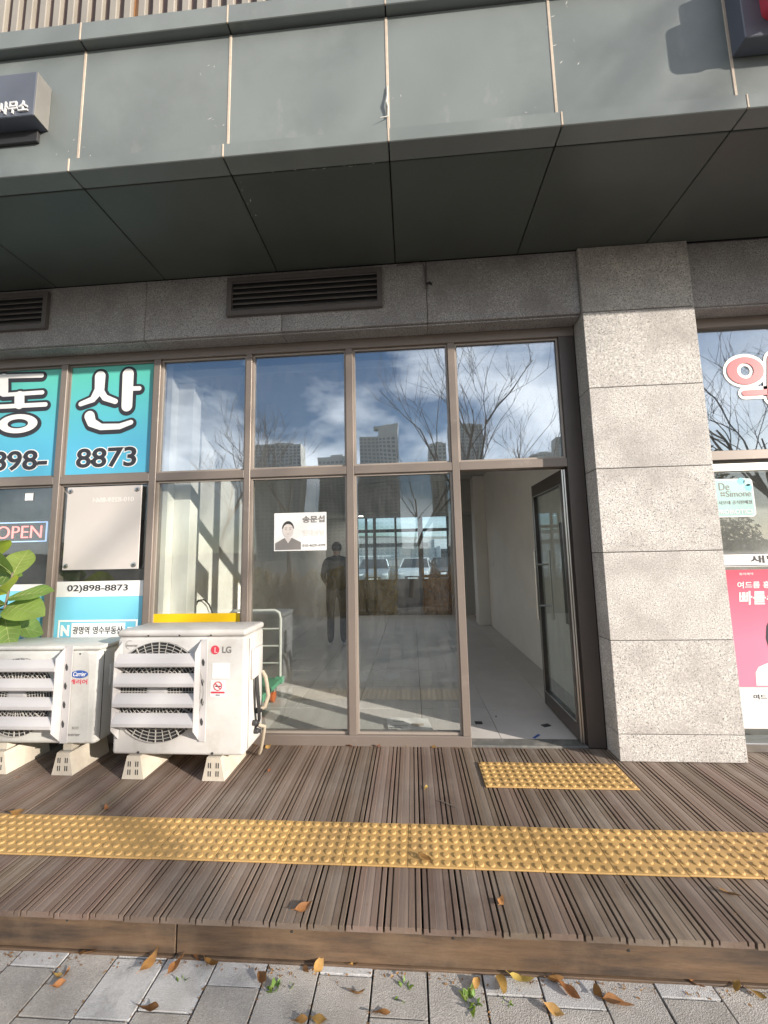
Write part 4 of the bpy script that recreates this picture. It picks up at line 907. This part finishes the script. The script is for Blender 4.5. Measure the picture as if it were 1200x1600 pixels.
# ================================================================== fallen leaves and weeds
def leaf_mesh(L_, w_, curl, tw, seed):
    r = random.Random(seed); mb = MB(); n = 7; vs = []; fs = []
    for i in range(n + 1):
        u = i / n; hw = w_ * .5 * math.sin(math.pi * (u ** .85)) ** .9 + .0006
        bend = curl * (u - .5) ** 2 * 4 * L_
        for k in (-1, 0, 1): vs.append(((u - .5) * L_, k * hw * math.cos(tw), bend + abs(k) * hw * tw + (k * hw * .5 * math.sin(u * 4 + seed))))
    for i in range(n):
        for k in range(2): a = i * 3 + k; fs.append((a, a + 1, a + 4, a + 3))
    mb.add(vs, fs); mb.tube([(-.5 * L_, 0, curl * L_), (-.66 * L_, .004, curl * L_ * 1.3)], [.0011, .0008], 4)
    zmin = min(v[2] for v in mb.v); mb.v = [(v[0], v[1], v[2] - zmin) for v in mb.v]
    return mb
LEAVES = [  # px, py, length m, screen angle deg, material, surface z, label
 (475, 1421, .085, 25, 'o', 0, 'orange leaf on the deck front edge, left of centre'),
 (783, 1410, .055, 75, 'o', 0, 'small upright orange leaf on the deck near the right centre'),
 (1142, 1399, .085, -15, 'o', 0, 'long tan leaf on the deck near the right edge'),
 (665, 1342, .075, -25, 'b', .014, 'brown leaf lying across the yellow bumps'),
 (666, 1233, .05, 70, 'y', 0, 'small curled leaf on the deck between sill and yellow strip'),
 (166, 1265, .065, -60, 'b', 0, 'folded brown leaf on the deck below the left air conditioner'),
 (28, 1272, .09, 8, 'o', .012, 'tan leaf on the back edge of the yellow strip at the left'),
 (419, 1168, .07, 30, 'y', 0, 'yellow leaf against the window sill beside the larger air conditioner'),
 (397, 1163, .08, -50, 'b', 0, 'dry brown leaf at the foot of the larger air conditioner'),
 (547, 1167, .06, -10, 'b', 0, 'dry leaf against the sill under the second glass mullion'),
 (588, 1166, .075, -8, 'b', 0, 'brown leaf against the sill under the third glass pane'),
 (637, 1166, .05, 5, 'y', 0, 'pale leaf against the sill left of the door'),
 (678, 1168, .05, -12, 'b', 0, 'dry leaf against the sill just left of the door mullion'),
 (421, 1205, .05, 70, 'b', 0, 'small curled dry leaf on the deck right of the larger air conditioner'),
 (30, 1215, .05, 30, 'b', 0, 'thin dry leaf on the deck below the left unit'),
 (137, 1492, .075, 10, 'o', ZP, 'orange leaf against the riser at the left'),
 (104, 1523, .045, 60, 'o', ZP, 'upper leaf of the small cluster on the left pavers'),
 (90, 1527, .04, -5, 'y', ZP, 'pale middle leaf of the small cluster on the left pavers'),
 (92, 1541, .05, 20, 'o', ZP, 'lowest leaf of the small cluster on the left pavers'),
 (236, 1508, .095, 50, 'o', ZP, 'long orange leaf standing against the riser, left of two'),
 (277, 1511, .085, 48, 'o', ZP, 'long orange leaf by the riser, right of two'),
 (307, 1500, .06, -70, 'b', ZP, 'dark curled leaf against the riser at the plank joint'),
 (330, 1509, .075, -25, 'b', ZP, 'twisted brown leaf beside the plank joint'),
 (231, 1580, .085, -5, 'b', ZP, 'large rust brown leaf on the left pavers'),
 (410, 1534, .07, -60, 'b', ZP, 'curled brown leaf beside the bright green weed'),
 (499, 1514, .075, 65, 'y', ZP, 'veined yellow leaf leaning on the riser'),
 (478, 1517, .04, -50, 'b', ZP, 'small reddish leaf left of the veined leaf'),
 (557, 1506, .055, 28, 'o', ZP, 'thin orange leaf against the riser near the centre'),
 (559, 1555, .06, 0, 'b', ZP, 'dull brown leaf on the central pavers'),
 (594, 1586, .08, 4, 'o', ZP, 'orange leaf on the central pavers near the bottom edge'),
 (470, 1597, .055, 10, 'o', ZP, 'small orange leaf cut by the bottom edge'),
 (499, 1597, .06, -5, 'o', ZP, 'tan leaf cut by the bottom edge, right of the smaller one'),
 (744, 1538, .06, 60, 'o', ZP, 'pointed orange leaf standing in the weed near the centre'),
 (783, 1543, .095, -80, 'o', ZP, 'orange leaf pointing down beside the central weed'),
 (816, 1534, .095, -12, 'y', ZP, 'broad curled tan leaf under the riser'),
 (868, 1532, .07, 0, 'o', ZP, 'flat leaf lying over the long orange leaf by the riser'),
 (887, 1552, .10, -40, 'o', ZP, 'long orange leaf slanting down under the riser'),
 (866, 1584, .075, -30, 'y', ZP, 'tan oval leaf on the right pavers near the bottom edge'),
 (935, 1558, .065, -70, 'b', ZP, 'upright reddish leaf of the pair on the right pavers'),
 (968, 1572, .11, -16, 'o', ZP, 'long curled orange leaf of the pair on the right pavers'),
 (1088, 1540, .065, -30, 'o', ZP, 'leaf in the shade of the riser at the right'),
 (1152, 1545, .07, 80, 'o', ZP, 'narrow upright orange leaf on the pale paver at the right'),
 (1184, 1556, .055, -30, 'o', ZP, 'small orange leaf at the right edge of the pavers')]
rl = random.Random(21)
for i, (px, py, L_, ang, mk, z, lab) in enumerate(LEAVES):
    p = onZ(px, py, z); q = onZ(px + 10 * math.cos(R(ang)), py - 10 * math.sin(R(ang)), z); d = (q - p)
    o = tag(obj('fallen_leaf', leaf_mesh(L_ * .9, L_ * rl.uniform(.32, .5), rl.uniform(.02, .22), rl.uniform(.05, .6), i), 'leaf_' + mk, None, 60), lab, 'leaf', 'fallen autumn leaves')
    if L_ > .06 and abs(ang) > 45 and z < 0: o.rotation_euler = (rl.uniform(-.3, .3), -rl.uniform(.12, .2), math.atan2(d.y, d.x))
    else: o.rotation_euler = (rl.uniform(-.35, .35), rl.uniform(-.08, .08), math.atan2(d.y, d.x))
    o.location = (p.x, p.y, z + .002 + (.004 if o.rotation_euler[1] < -.1 else 0) + .002)
twig = tag(obj('twig', MB().tube([tuple(onZ(685, 1250, .006)), tuple(onZ(700, 1256, .007)), tuple(onZ(714, 1262, .006))], [.0022, .003, .002], 5), 'bark'), 'thin dark twig on the deck left of the door tiles', 'twig')
def weed(px, py, n, h, spread, lab, broad=.3):
    p = onZ(px, py, ZP - .004); t = thing('weed', lab, 'weed', 'weeds in the paver joints', (p.x, p.y, ZP - .006))
    r = random.Random(int(px))
    for k in range(n):
        L_ = h * r.uniform(.6, 1.1); o = obj('leaf', leaf_mesh(L_, L_ * broad, r.uniform(-.1, .1), .3, k), 'weed', t, 60)
        a = r.uniform(0, 6.28); e = r.uniform(.25, 1.1); o.rotation_euler = (r.uniform(-.4, .4), -e, a); o.location = (math.cos(a) * math.cos(e) * L_ * .5, math.sin(a) * math.cos(e) * L_ * .5 * spread, 0.0)
weed(282, 1535, 6, .035, 1, 'small weed tuft in the joint left of the plank joint', .18); weed(117, 1575, 2, .02, 1, 'tiny green sprout on the far left paver', .4)
weed(428, 1548, 9, .045, 1, 'bright green leafy weed beside the curled brown leaf', .45); weed(450, 1544, 6, .03, 1, 'small pale weed right of the bright green one', .3)
weed(632, 1545, 10, .05, 2, 'dark green weed in the joint near the centre', .25); weed(738, 1566, 14, .055, 1.2, 'olive weed growing under the pointed leaf', .4); weed(792, 1565, 5, .035, 1, 'small weed under the downward pointing leaf', .3)

rl = random.Random(77); mb = MB()
def crumb(x, y, z, s):
    a = rl.uniform(0, 6.28); c_, s_ = math.cos(a) * s, math.sin(a) * s; h_ = s * rl.uniform(.1, .6)
    mb.add([(x - c_, y - s_, z + .001), (x - s_ * .5, y + c_ * .5, z + h_), (x + c_, y + s_, z + .001), (x + s_ * .5, y - c_ * .5, z + h_ * .4)], [(0, 1, 2, 3)])
for k in range(260): crumb(rl.uniform(-2.2, 2.0), 1.655 - abs(rl.gauss(0, .016)), ZP + .001, rl.uniform(.002, .008))
for k in range(150): crumb(rl.uniform(-1.25, 1.2), 3.080 - abs(rl.gauss(0, .012)), .001, rl.uniform(.002, .007))
for k in range(120): crumb(rl.uniform(-2.2, 2.0), rl.uniform(1.70, 3.05), .001, rl.uniform(.0015, .005))
for k in range(200): crumb(x_start + colw * round((rl.uniform(-2, 1.9) - x_start) / colw) + rl.gauss(0, .006), rl.uniform(1.42, 1.64), ZP - .001, rl.uniform(.002, .006))
lit = stuff(obj('leaf_litter', mb, 'leaf_b')); tag(lit, 'fine crumbs of dry leaf and grit along the riser and sill', 'litter')
# ================================================================== people
def person(name, label, loc, rz, arms, top='jacket', low='jeans', H=1.66):
    """one skinned body; arms: list of (elbow, wrist) for left/right, metres, body faces +Y"""
    t = thing(name, label, 'person', None, loc, rz)
    k = H / 1.70
    V_ = {}; vs = []; rad = []; ed = []
    def v(n, p, r, r2=None): V_[n] = len(vs); vs.append(Vector(p) * k); rad.append((r * k, (r2 or r) * k))
    def e(*ns):
        for a, b in zip(ns, ns[1:]): ed.append((V_[a], V_[b]))
    v('pelvis', (.01, 0, .93), .178, .130); v('waist', (.01, 0, 1.06), .178, .128); v('chest', (0, .005, 1.25), .190, .130); v('sho', (0, -.005, 1.40), .11, .085); v('neck', (0, 0, 1.47), .055); v('jaw', (0, .015, 1.545), .068, .078); v('head', (0, .01, 1.625), .076, .090); v('crown', (0, 0, 1.675), .052, .06)
    e('pelvis', 'waist', 'chest', 'sho', 'neck', 'jaw', 'head', 'crown')
    for i, sx in enumerate((-1, 1)):
        s = str(i)
        v('hip' + s, (sx * .095, 0, .86), .105, .11); v('thigh' + s, (sx * .105, .005, .68), .085); v('knee' + s, (sx * .105, .012, .48), .064); v('calf' + s, (sx * .107, -.008, .32), .068); v('ankle' + s, (sx * .108, -.012, .10), .060); v('heel' + s, (sx * .11, -.02, .055), .04); v('toe' + s, (sx * .125, .13, .035), .036, .028)
        e('pelvis', 'hip' + s, 'thigh' + s, 'knee' + s, 'calf' + s, 'ankle' + s, 'heel' + s, 'toe' + s)
        el, wr = arms[i]
        v('sh' + s, (sx * .175, 0, 1.385), .072); v('elb' + s, el, .050); v('wr' + s, wr, .033); e('sho', 'sh' + s, 'elb' + s, 'wr' + s)
        d = (Vector(wr) - Vector(el)).normalized(); side = Vector((sx, 0, 0)); side = (side - d * side.dot(d)).normalized(); nrm = d.cross(side)
        pb = Vector(wr) + d * .05; v('palm' + s, pb, .030, .022); e('wr' + s, 'palm' + s)
        for f_, (off, ln) in enumerate(((-.030, .060), (-.011, .074), (.009, .080), (.028, .070))):
            b0 = pb + side * off * .8 + d * .030; b1 = b0 + d * ln * .5 + nrm * .012; b2 = b1 + d * ln * .40 + nrm * .028
            v('f%d%s' % (f_, s), b0, .0095); v('g%d%s' % (f_, s), b1, .0088); v('h%d%s' % (f_, s), b2, .0075); e('palm' + s, 'f%d%s' % (f_, s), 'g%d%s' % (f_, s), 'h%d%s' % (f_, s))
        q0 = Vector(wr) + d * .03 - side * .028; q1 = q0 - side * .022 + d * .028 + nrm * .012; v('t0' + s, q0, .011); v('t1' + s, q1, .009); e('palm' + s, 't0' + s, 't1' + s)
    me = bpy.data.meshes.new('body'); me.from_pydata(vs, ed, []); o = bpy.data.objects.new('body', me); COL.objects.link(o)
    sk = o.modifiers.new('skin', 'SKIN'); sk.use_smooth_shade = True
    for i, sv in enumerate(me.skin_vertices[0].data): sv.radius = rad[i]; sv.use_root = (i == 0)
    su = o.modifiers.new('sub', 'SUBSURF'); su.levels = 2; su.render_levels = 2
    bpy.context.view_layer.update(); dg = bpy.context.evaluated_depsgraph_get()
    m2 = bpy.data.meshes.new_from_object(o.evaluated_get(dg)); bpy.data.objects.remove(o)
    m2.materials.clear()
    for m in (top, low, 'skin', 'dgrey'): m2.materials.append(M[m])
    wrs = [Vector(a[1]) * k for a in arms]
    for p in m2.polygons:
        c = p.center; z = c.z / k; near = min((c - w).length for w in wrs)
        p.material_index = 3 if z < .085 else (2 if (z > 1.475 or near < .0 or any((c - w).dot((w - Vector(a[0]) * k).normalized()) > -.005 and (c - w).length < .2 for w, a in zip(wrs, arms))) else (0 if z > .90 else 1)); p.use_smooth = True
    b = bpy.data.objects.new('body', m2); COL.objects.link(b); b.parent = t
    hm = MB(); n = 14
    for i in range(8):
        th = math.pi * (.02 + .70 * i / 7)
        for j in range(n):
            a = 2 * math.pi * j / n; front = max(0, math.sin(a))
            thh = th * (1 - .42 * front); hm.v.append(tuple(Vector((.088 * math.sin(thh) * math.cos(a), .002 + .105 * math.sin(thh) * math.sin(a), 1.618 + .098 * math.cos(thh))) * k))
    for i in range(7):
        for j in range(n): hm.f.append((i * n + j, i * n + (j + 1) % n, (i + 1) * n + (j + 1) % n, (i + 1) * n + j)); hm.mi.append(0)
    hm.f.append(tuple(range(n))); hm.mi.append(0)
    hm_o = obj('hair', hm, 'hair', t, 60)
    fc = MB(); fc.lathe([(.0, .026), (.012, .014), (.014, 0)], tuple(Vector((0, .088, 1.578)) * k), 8, 'y'); obj('nose', fc, 'skin', t, 60)
    for sx in (-1, 1):
        obj('eye', MB().lathe([(.010, -.003), (.009, .003), (0, .004)], tuple(Vector((sx * .030, .089, 1.612)) * k), 8, 'y'), 'ink', t); obj('ear', MB().rbox(sx * .083 * k - .008, sx * .083 * k + .008, -.02, .012, 1.575 * k, 1.635 * k, .006, 2), 'skin', t, 60)
        obj('shoe_sole', MB().prism([(sx * .118 * k + x_, y_) for x_, y_ in ((-.040, -.06), (.036, -.06), (.046, .06), (.050, .14), (.03, .185), (-.012, .185), (-.036, .14), (-.042, .05))], 0.0, .024, 'z'), 'sole', t)
    obj('mouth', MB().box(-.022, .022, .086 * k, .0895 * k, 1.545 * k, 1.549 * k), 'red', t)
    return t
pf = onZ(527, 1006, .004)
person('person', 'person in black jacket and grey trousers standing inside the shop with back turned', (pf.x, pf.y, .004), R(10), [((-.235, -.02, 1.13), (-.20, .16, 1.02)), ((.235, -.02, 1.13), (.20, .16, 1.02))])

# ================================================================== the street behind the viewer (seen in the glass) and the car park behind the shop
road = struct(B('road', (-300, 300, -13.5, -5.5, -.4, -.205), 'asphalt', None, 0))
struct(B('kerb', (-300, 300, -5.48, -5.22, -.35, -.14), 'kerb', None, .01))
lot = struct(B('car_park', (-60, 60, 10.6, 48, -.3, -.205), 'asphalt', None, 0))
mb = MB()
for x in np.arange(-18, 20, 2.6): mb.box(x, x + .12, 19.8, 24.6, -.2049, -.2012)
struct(obj('parking_lines', mb, 'white'))
rt = random.Random(33)
def grow(mb, tw, p, d, r, L_, depth, rng, up=.25):
    pts = [p]; q = Vector(p); dd = Vector(d); rs = [r]
    seg = 4 if depth < 3 else 3
    for i in range(seg):
        dd = (dd + Vector((rng.uniform(-1, 1), rng.uniform(-1, 1), rng.uniform(-.4, 1) * up * 2)) * .16).normalized(); q = q + dd * L_ / seg; pts.append(tuple(q)); rs.append(r * (1 - .55 * (i + 1) / seg))
    (mb if depth < 2 else tw).tube(pts, rs, 6 if depth < 2 else 4, False)
    if depth >= 4: return
    for k in range(rng.choice((3, 4, 4)) if depth < 3 else 3):
        t = rng.uniform(.4, 1.0); i = min(seg - 1, int(t * seg)); a = Vector(pts[i]).lerp(Vector(pts[i + 1]), t * seg - i)
        s_ = Vector((rng.uniform(-1, 1), rng.uniform(-1, 1), rng.uniform(0, .7))).normalized()
        grow(mb, tw, tuple(a), (dd * .75 + s_ * .62).normalized(), max(.0045, rs[-1] * rng.uniform(.75, 1.0)), L_ * rng.uniform(.58, .78), depth + 1, rng, up)
def tree_meshes(seed, h=3.0, r=.11):
    rng = random.Random(seed); a, b = MB(), MB(); grow(a, b, (0, 0, -.05), (0, 0, 1), r, h, 0, rng)
    a.tube([(0, 0, -.1), (0, 0, .25)], [r * 1.25, r * 1.02], 7)
    return a.mesh('trunk'), b.mesh('branches')
TM = [tree_meshes(s, 3.2, .10) for s in (4, 9, 15)]
def tree(label, x, y, kind, sc, rz, z=-.2, group='bare street trees'):
    t = thing('bare_tree', label, 'tree', group, (x, y, z), rz); t.scale = (sc,) * 3
    for n_, me in zip(('trunk', 'branches'), TM[kind]):
        if not me.materials: me.materials.append(M['bark'])
        o = bpy.data.objects.new(n_, me); COL.objects.link(o); o.parent = t
    return t
for i, (px, D, kind, sc, lab) in enumerate(((455, 14.5, 0, 1.2, 'bare tree mirrored in the upper pane above the portrait notice'), (640, 15.0, 1, 1.1, 'bare tree mirrored before the stepped tower'), (735, 14.0, 2, 1.35, 'tall bare tree mirrored at the left of the pane above the door'), (828, 14.5, 0, 1.12, 'bare forked tree mirrored in the pane above the door, middle'), (872, 16, 1, 1.2, 'bare tree mirrored beside the right frame of the pane above the door'), (330, 14.5, 2, 1.15, 'bare tree mirrored in the pane above the yellow sheet'))):
    tree(lab, (px - 643) / 607 * D, 6.2 - D, kind, sc, i * 1.3)
# up-sun street trees to the right of the view whose soft shade falls on the deck and canopy
for i, (x, y, k, sc) in enumerate(((16.4, -8.2, 0, 1.9), (24.0, -11.5, 1, 2.3), (12.6, -7.6, 2, 1.35))):
    tree(('thick bare street tree beyond the right side, nearest the kerb', 'largest bare street tree far off to the right', 'slender bare street tree to the right of the viewer')[i], x, y, k, sc, i * 2.1)
def leaf_cloud(n, bx, rng, s0, s1, keep=lambda p: True, flat=.0):
    mb = MB(); c = 0
    while c < n:
        p = Vector((rng.uniform(-1, 1), rng.uniform(-1, 1), rng.uniform(0, 1)))
        if not keep(p): continue
        q = Vector((p.x * bx[0], p.y * bx[1], p.z * bx[2])); s = rng.uniform(s0, s1)
        a = Vector((rng.uniform(-1, 1), rng.uniform(-1, 1), rng.uniform(-1, 1))).normalized(); b = a.orthogonal().normalized(); b = (b + a.cross(b) * rng.uniform(-1, 1)).normalized(); e = a.cross(b)
        mb.add([q - a * s, q + e * s * .45, q + a * s, q - e * s * .45], [(0, 1, 2, 3)]); c += 1
    return mb
def bump_keep(seed):
    def f(p):
        h = .74 + .26 * noise.noise(Vector((p.x * 2.2 + seed, p.y * 2, seed * 1.7))); r = math.hypot(p.x, p.y)
        return p.z < h and max(abs(p.x), abs(p.y)) < .96 + .06 * noise.noise(Vector((p.z * 6, seed, p.x * 4)))
    return f
rh = random.Random(8)
HM = [leaf_cloud(3600, (.62, .55, 1.55), rh, .022, .045, bump_keep(s)) for s in (1, 5)]
HMm = [h.mesh('foliage') for h in HM]
HS = MB()
for k in range(9):
    a = k * .7; HS.tube([(.3 * math.cos(a) * rh.random(), .3 * math.sin(a) * rh.random(), -.05), (.5 * math.cos(a), .4 * math.sin(a), .8), (.55 * math.cos(a), .45 * math.sin(a), 1.2)], [.012, .008, .004], 4, False)
HSm = HS.mesh('stems'); HSm.materials.append(M['bark'])
for i, x in enumerate((-5.6, -4.45, -3.3, -2.15, -1.0, .85, 2.0, 3.15, 4.3, 5.5, 8.0, 9.2)):
    t = thing('hedge_shrub', '%s orange brown hedge shrub from the left along the kerb' % ('first', 'second', 'third', 'fourth', 'fifth', 'sixth', 'seventh', 'eighth', 'ninth', 'tenth', 'eleventh', 'last')[i], 'shrub', 'hedge shrubs along the kerb', (x, -4.35, -.2), (i * 1.7) % 6.28 if False else (math.pi if i % 2 else 0))
    me = HMm[i % 2]
    if not me.materials: me.materials.append(M['hedge' if i % 2 else 'hedge'])
    for n_, m_ in (('foliage', me), ('stems', HSm)): o = bpy.data.objects.new(n_, m_); COL.objects.link(o); o.parent = t
# conifer whose foliage is mirrored in the right-hand shop window
rc_ = random.Random(5)
def con_keep(p): 
    r = math.hypot(p.x, p.y); return r < (1 - p.z) * .9 + .12 and noise.noise(Vector((p.x * 3, p.y * 3, p.z * 7))) > -.08
t = thing('evergreen_tree', 'dull green evergreen tree mirrored in the right shop window', 'tree', None, (9.2, -7.6, -.2))
o = obj('crown', leaf_cloud(9000, (2.1, 2.1, 6.2), rc_, .05, .10, con_keep), 'pine', t); o.location = (0, 0, 1.6)
obj('trunk', MB().tube([(0, 0, -.1), (.05, 0, 3), (0, .05, 7.4)], [.14, .10, .02], 7, False), 'bark', t)

# apartment towers across the street
def tower(label, px0, px1, ptop, D, step=0, dep=14):
    x0, x1 = (px0 - 643) / 607 * D, (px1 - 643) / 607 * D; y = 6.2 - D; h = 1.42 + (868 - .0215 * ((px0 + px1) / 2 - 643) * 0 - ptop) / 607 * D
    t = thing('apartment_tower', label, 'apartment tower', 'apartment towers across the street', ((x0 + x1) / 2, y, -.2)); w = x1 - x0
    B('tower_body', (-w / 2, w / 2, -dep, 0, 0, h), 'tower', t, 0)
    if step: B('tower_wing', (w * .05, w / 2 + 1.2, -dep + 1, .8, 0, h + step), 'tower', t, 0)
    B('roof_plant', (-w * .1, w * .3, -dep * .7, -dep * .3, h + max(0, step), h + max(0, step) + 2.4), 'tower', t, 0)
    mb = MB(); nf = int(h / 2.9); nb = max(3, int(w / 3.4)); bw = w / nb
    for f_ in range(1, nf):
        for b in range(nb):
            yy = .8 if (step and -w / 2 + (b + .5) * bw > w * .05) else 0
            mb.box(-w / 2 + b * bw + bw * .18, -w / 2 + (b + 1) * bw - bw * .18, yy + .003, yy + .05, f_ * 2.9 + .2, f_ * 2.9 + 1.9)
    stuff(obj('windows', mb, 'tower_w', t))
tower('broad grey apartment tower mirrored at the left above the portrait notice', 392, 468, 682, 300)
tower('low grey apartment tower mirrored beside the second mullion', 498, 545, 706, 340)
tower('stepped grey apartment tower mirrored in the middle upper pane', 563, 625, 676, 300, 8)
tower('narrow grey apartment tower mirrored left of the third mullion', 675, 700, 692, 360)
tower('tall apartment tower mirrored in the pane above the door', 706, 762, 662, 330)
tower('distant apartment tower mirrored beside the right jamb', 872, 905, 690, 380)
tower('distant low apartment block mirrored right of the forked tree', 835, 868, 714, 420)

# parked vehicles behind the shop
def car(label, x, y, rz, paint, h=1.48, van=False):
    t = thing('parked_car', label, 'car', 'cars parked behind the shop', (x, y, -.2), rz)
    secs = [(-2.15, .60, .30, .62, .70), (-2.05, .80, .24, .80, .82), (-1.3, .88, .22, .92, .95), (-.75, .90, .22, .98, 1.0), (.9, .90, .22, .98, 1.0), (1.75, .88, .22, .96, 1.0), (2.10, .82, .26, .90, .98), (2.2, .70, .34, .72, .80)]
    vs = []; fs = []
    for (yy, hw, z0, z1, z2) in secs: vs += [(-hw * .92, yy, z0), (-hw, yy, (z0 + z1) / 2), (-hw * .97, yy, z1), (-hw * .80, yy, z2), (hw * .80, yy, z2), (hw * .97, yy, z1), (hw, yy, (z0 + z1) / 2), (hw * .92, yy, z0)]
    for i in range(len(secs) - 1):
        for k in range(8): fs.append((i * 8 + k, i * 8 + (k + 1) % 8, (i + 1) * 8 + (k + 1) % 8, (i + 1) * 8 + k))
    fs += [tuple(range(8)), tuple(len(vs) - 8 + k for k in range(8))]
    obj('body', MB().add(vs, fs), paint, t, 35)
    def cab(name, m, grow_, zt):
        g = grow_; v2 = []
        for yy, hw, z in ((-1.15 - g, .80 + g, .96), (-.35 - g, .66 + g, zt), (1.1 + g, .64 + g, zt - .02), (1.95 + g, .76 + g, .97)): v2 += [(-hw, yy, z), (hw, yy, z)]
        return obj(name, MB().add(v2, [(0, 1, 3, 2), (2, 3, 5, 4), (4, 5, 7, 6), (0, 2, 4, 6), (1, 7, 5, 3), (0, 6, 7, 1)]), m, t)
    cab('cabin_glass', 'carg', 0, h - .03)
    obj('roof', MB().rbox(-.66, .66, -.36, 1.14, h - .045, h, .02, 2), paint, t, 40)
    for sx in (-1, 1):
        for (ya, za, yb, zb) in ((-1.14, .97, -.36, h - .04), (1.96, .98, 1.11, h - .05), (.35, .98, .35, h - .04)):
            obj('pillar', MB().tube([(sx * .80, ya, za), (sx * .66, yb, zb)], .035, 5), paint, t)
        for yy in (-1.35, 1.35):
            w_ = obj('wheel', MB().lathe([(.2, sx * .72), (.31, sx * .73), (.31, sx * .90), (.2, sx * .91)], (0, yy, .31), 18, 'x'), 'rubber', t, 40); obj('rim', MB().lathe([(.19, sx * .905), (.17, sx * .915), (0, sx * .915)], (0, yy, .31), 14, 'x'), 'steel', w_)
        obj('headlight', MB().rbox(sx * .62 - .16, sx * .62 + .16, -2.15, -2.03, .62, .74, .03, 2), 'lamp', t, 40); obj('tail_light', MB().rbox(sx * .66 - .12, sx * .66 + .12, 2.08, 2.20, .74, .88, .03, 2), 'red', t, 40)
    obj('grille', MB().rbox(-.42, .42, -2.16, -2.10, .42, .58, .02, 2), 'dgrey', t); obj('number_plate', MB().box(-.26, .26, -2.185, -2.155, .40, .50), 'white', t)
car('silver parked car seen through the rear glazing, leftmost', (585 - 643) / 607 * 22, 22.0, .05, 'cars')
car('white parked car seen through the rear glazing beside the silver one', (643 - 643) / 607 * 23 + .25, 22.4, -.1, 'carw')
car('dark parked car seen through the rear glazing right of the white one', 2.05, 22.2, .08, 'card')
t = thing('delivery_truck', 'white delivery truck parked beyond the cars behind the shop', 'truck', None, (2.6, 29.0, -.2), R(4))
obj('cab', MB().rbox(-.95, .95, -2.6, -1.1, .45, 2.25, .12, 3), 'carw', t, 40); obj('cargo_box', MB().cbox(-1.05, 1.05, -1.0, 2.8, .7, 2.75, .03), 'carw', t)
obj('windscreen', MB().rbox(-.82, .82, -2.63, -2.5, 1.30, 2.02, .04, 2), 'carg', t, 40); obj('bumper', MB().rbox(-.96, .96, -2.72, -2.55, .36, .62, .04, 2), 'dgrey', t, 40); obj('chassis', MB().box(-.45, .45, -2.4, 2.7, .4, .69), 'dgrey', t)
for sx in (-1, 1):
    for yy in (-1.9, 1.8): obj('wheel', MB().lathe([(.2, sx * .70), (.36, sx * .71), (.36, sx * .94), (.2, sx * .95)], (0, yy, .36), 18, 'x'), 'rubber', t, 40)
    obj('headlight', MB().rbox(sx * .7 - .14, sx * .7 + .14, -2.68, -2.55, .72, .88, .03, 2), 'lamp', t, 40)
# fence, long low building and hills behind
t = thing('railing', 'white metal railing along the far side of the car park', 'railing', None, (0, 33, -.2))
for x in np.arange(-14, 14.1, .4): B('bar', (x - .02, x + .02, -.02, .02, 0, 1.7), 'white', t, 0)
for z in (.4, 1.6): B('rail', (-14.2, 14.2, -.03, .03, z, z + .06), 'white', t, 0)
t = thing('long_low_building', 'long dark low building with pale roof edge beyond the railing', 'building', None, (0, 62, -.2))
B('wall', (-70, 70, 0, 8, 0, 3.6), 'concrete', t, 0); B('roof', (-71, 71, -1.0, 9, 3.601, 4.5), 'kerb', t, .02)
for x in np.arange(-60, 61, 6.0): B('window', (x, x + 4.2, -.06, .02, 1.0, 2.6), 'tower_w', t, 0)
def hill(yc, hgt, seed, name):
    mb = MB(); nx, ny = 60, 8; vs = []; fs = []
    for i in range(nx + 1):
        for j in range(ny + 1):
            x = -900 + 1800 * i / nx; w = j / ny
            hh = hgt * math.sin(math.pi * w) * (.75 + .5 * noise.noise(Vector((x * .004 + seed, seed, w)))) + (hgt * .06 * noise.noise(Vector((x * .03, w * 9, seed))))
            vs.append((x, yc + (w - .5) * 260, -.6 if j in (0, ny) else max(-.4, hh)))
    for i in range(nx):
        for j in range(ny): a = i * (ny + 1) + j; fs.append((a, a + 1, a + ny + 2, a + ny + 1))
    struct(obj(name, mb.add(vs, fs), 'hill', None, 60))
hill(520, 36, 2.3, 'hills'); hill(-760, 24, 6.1, 'hills')
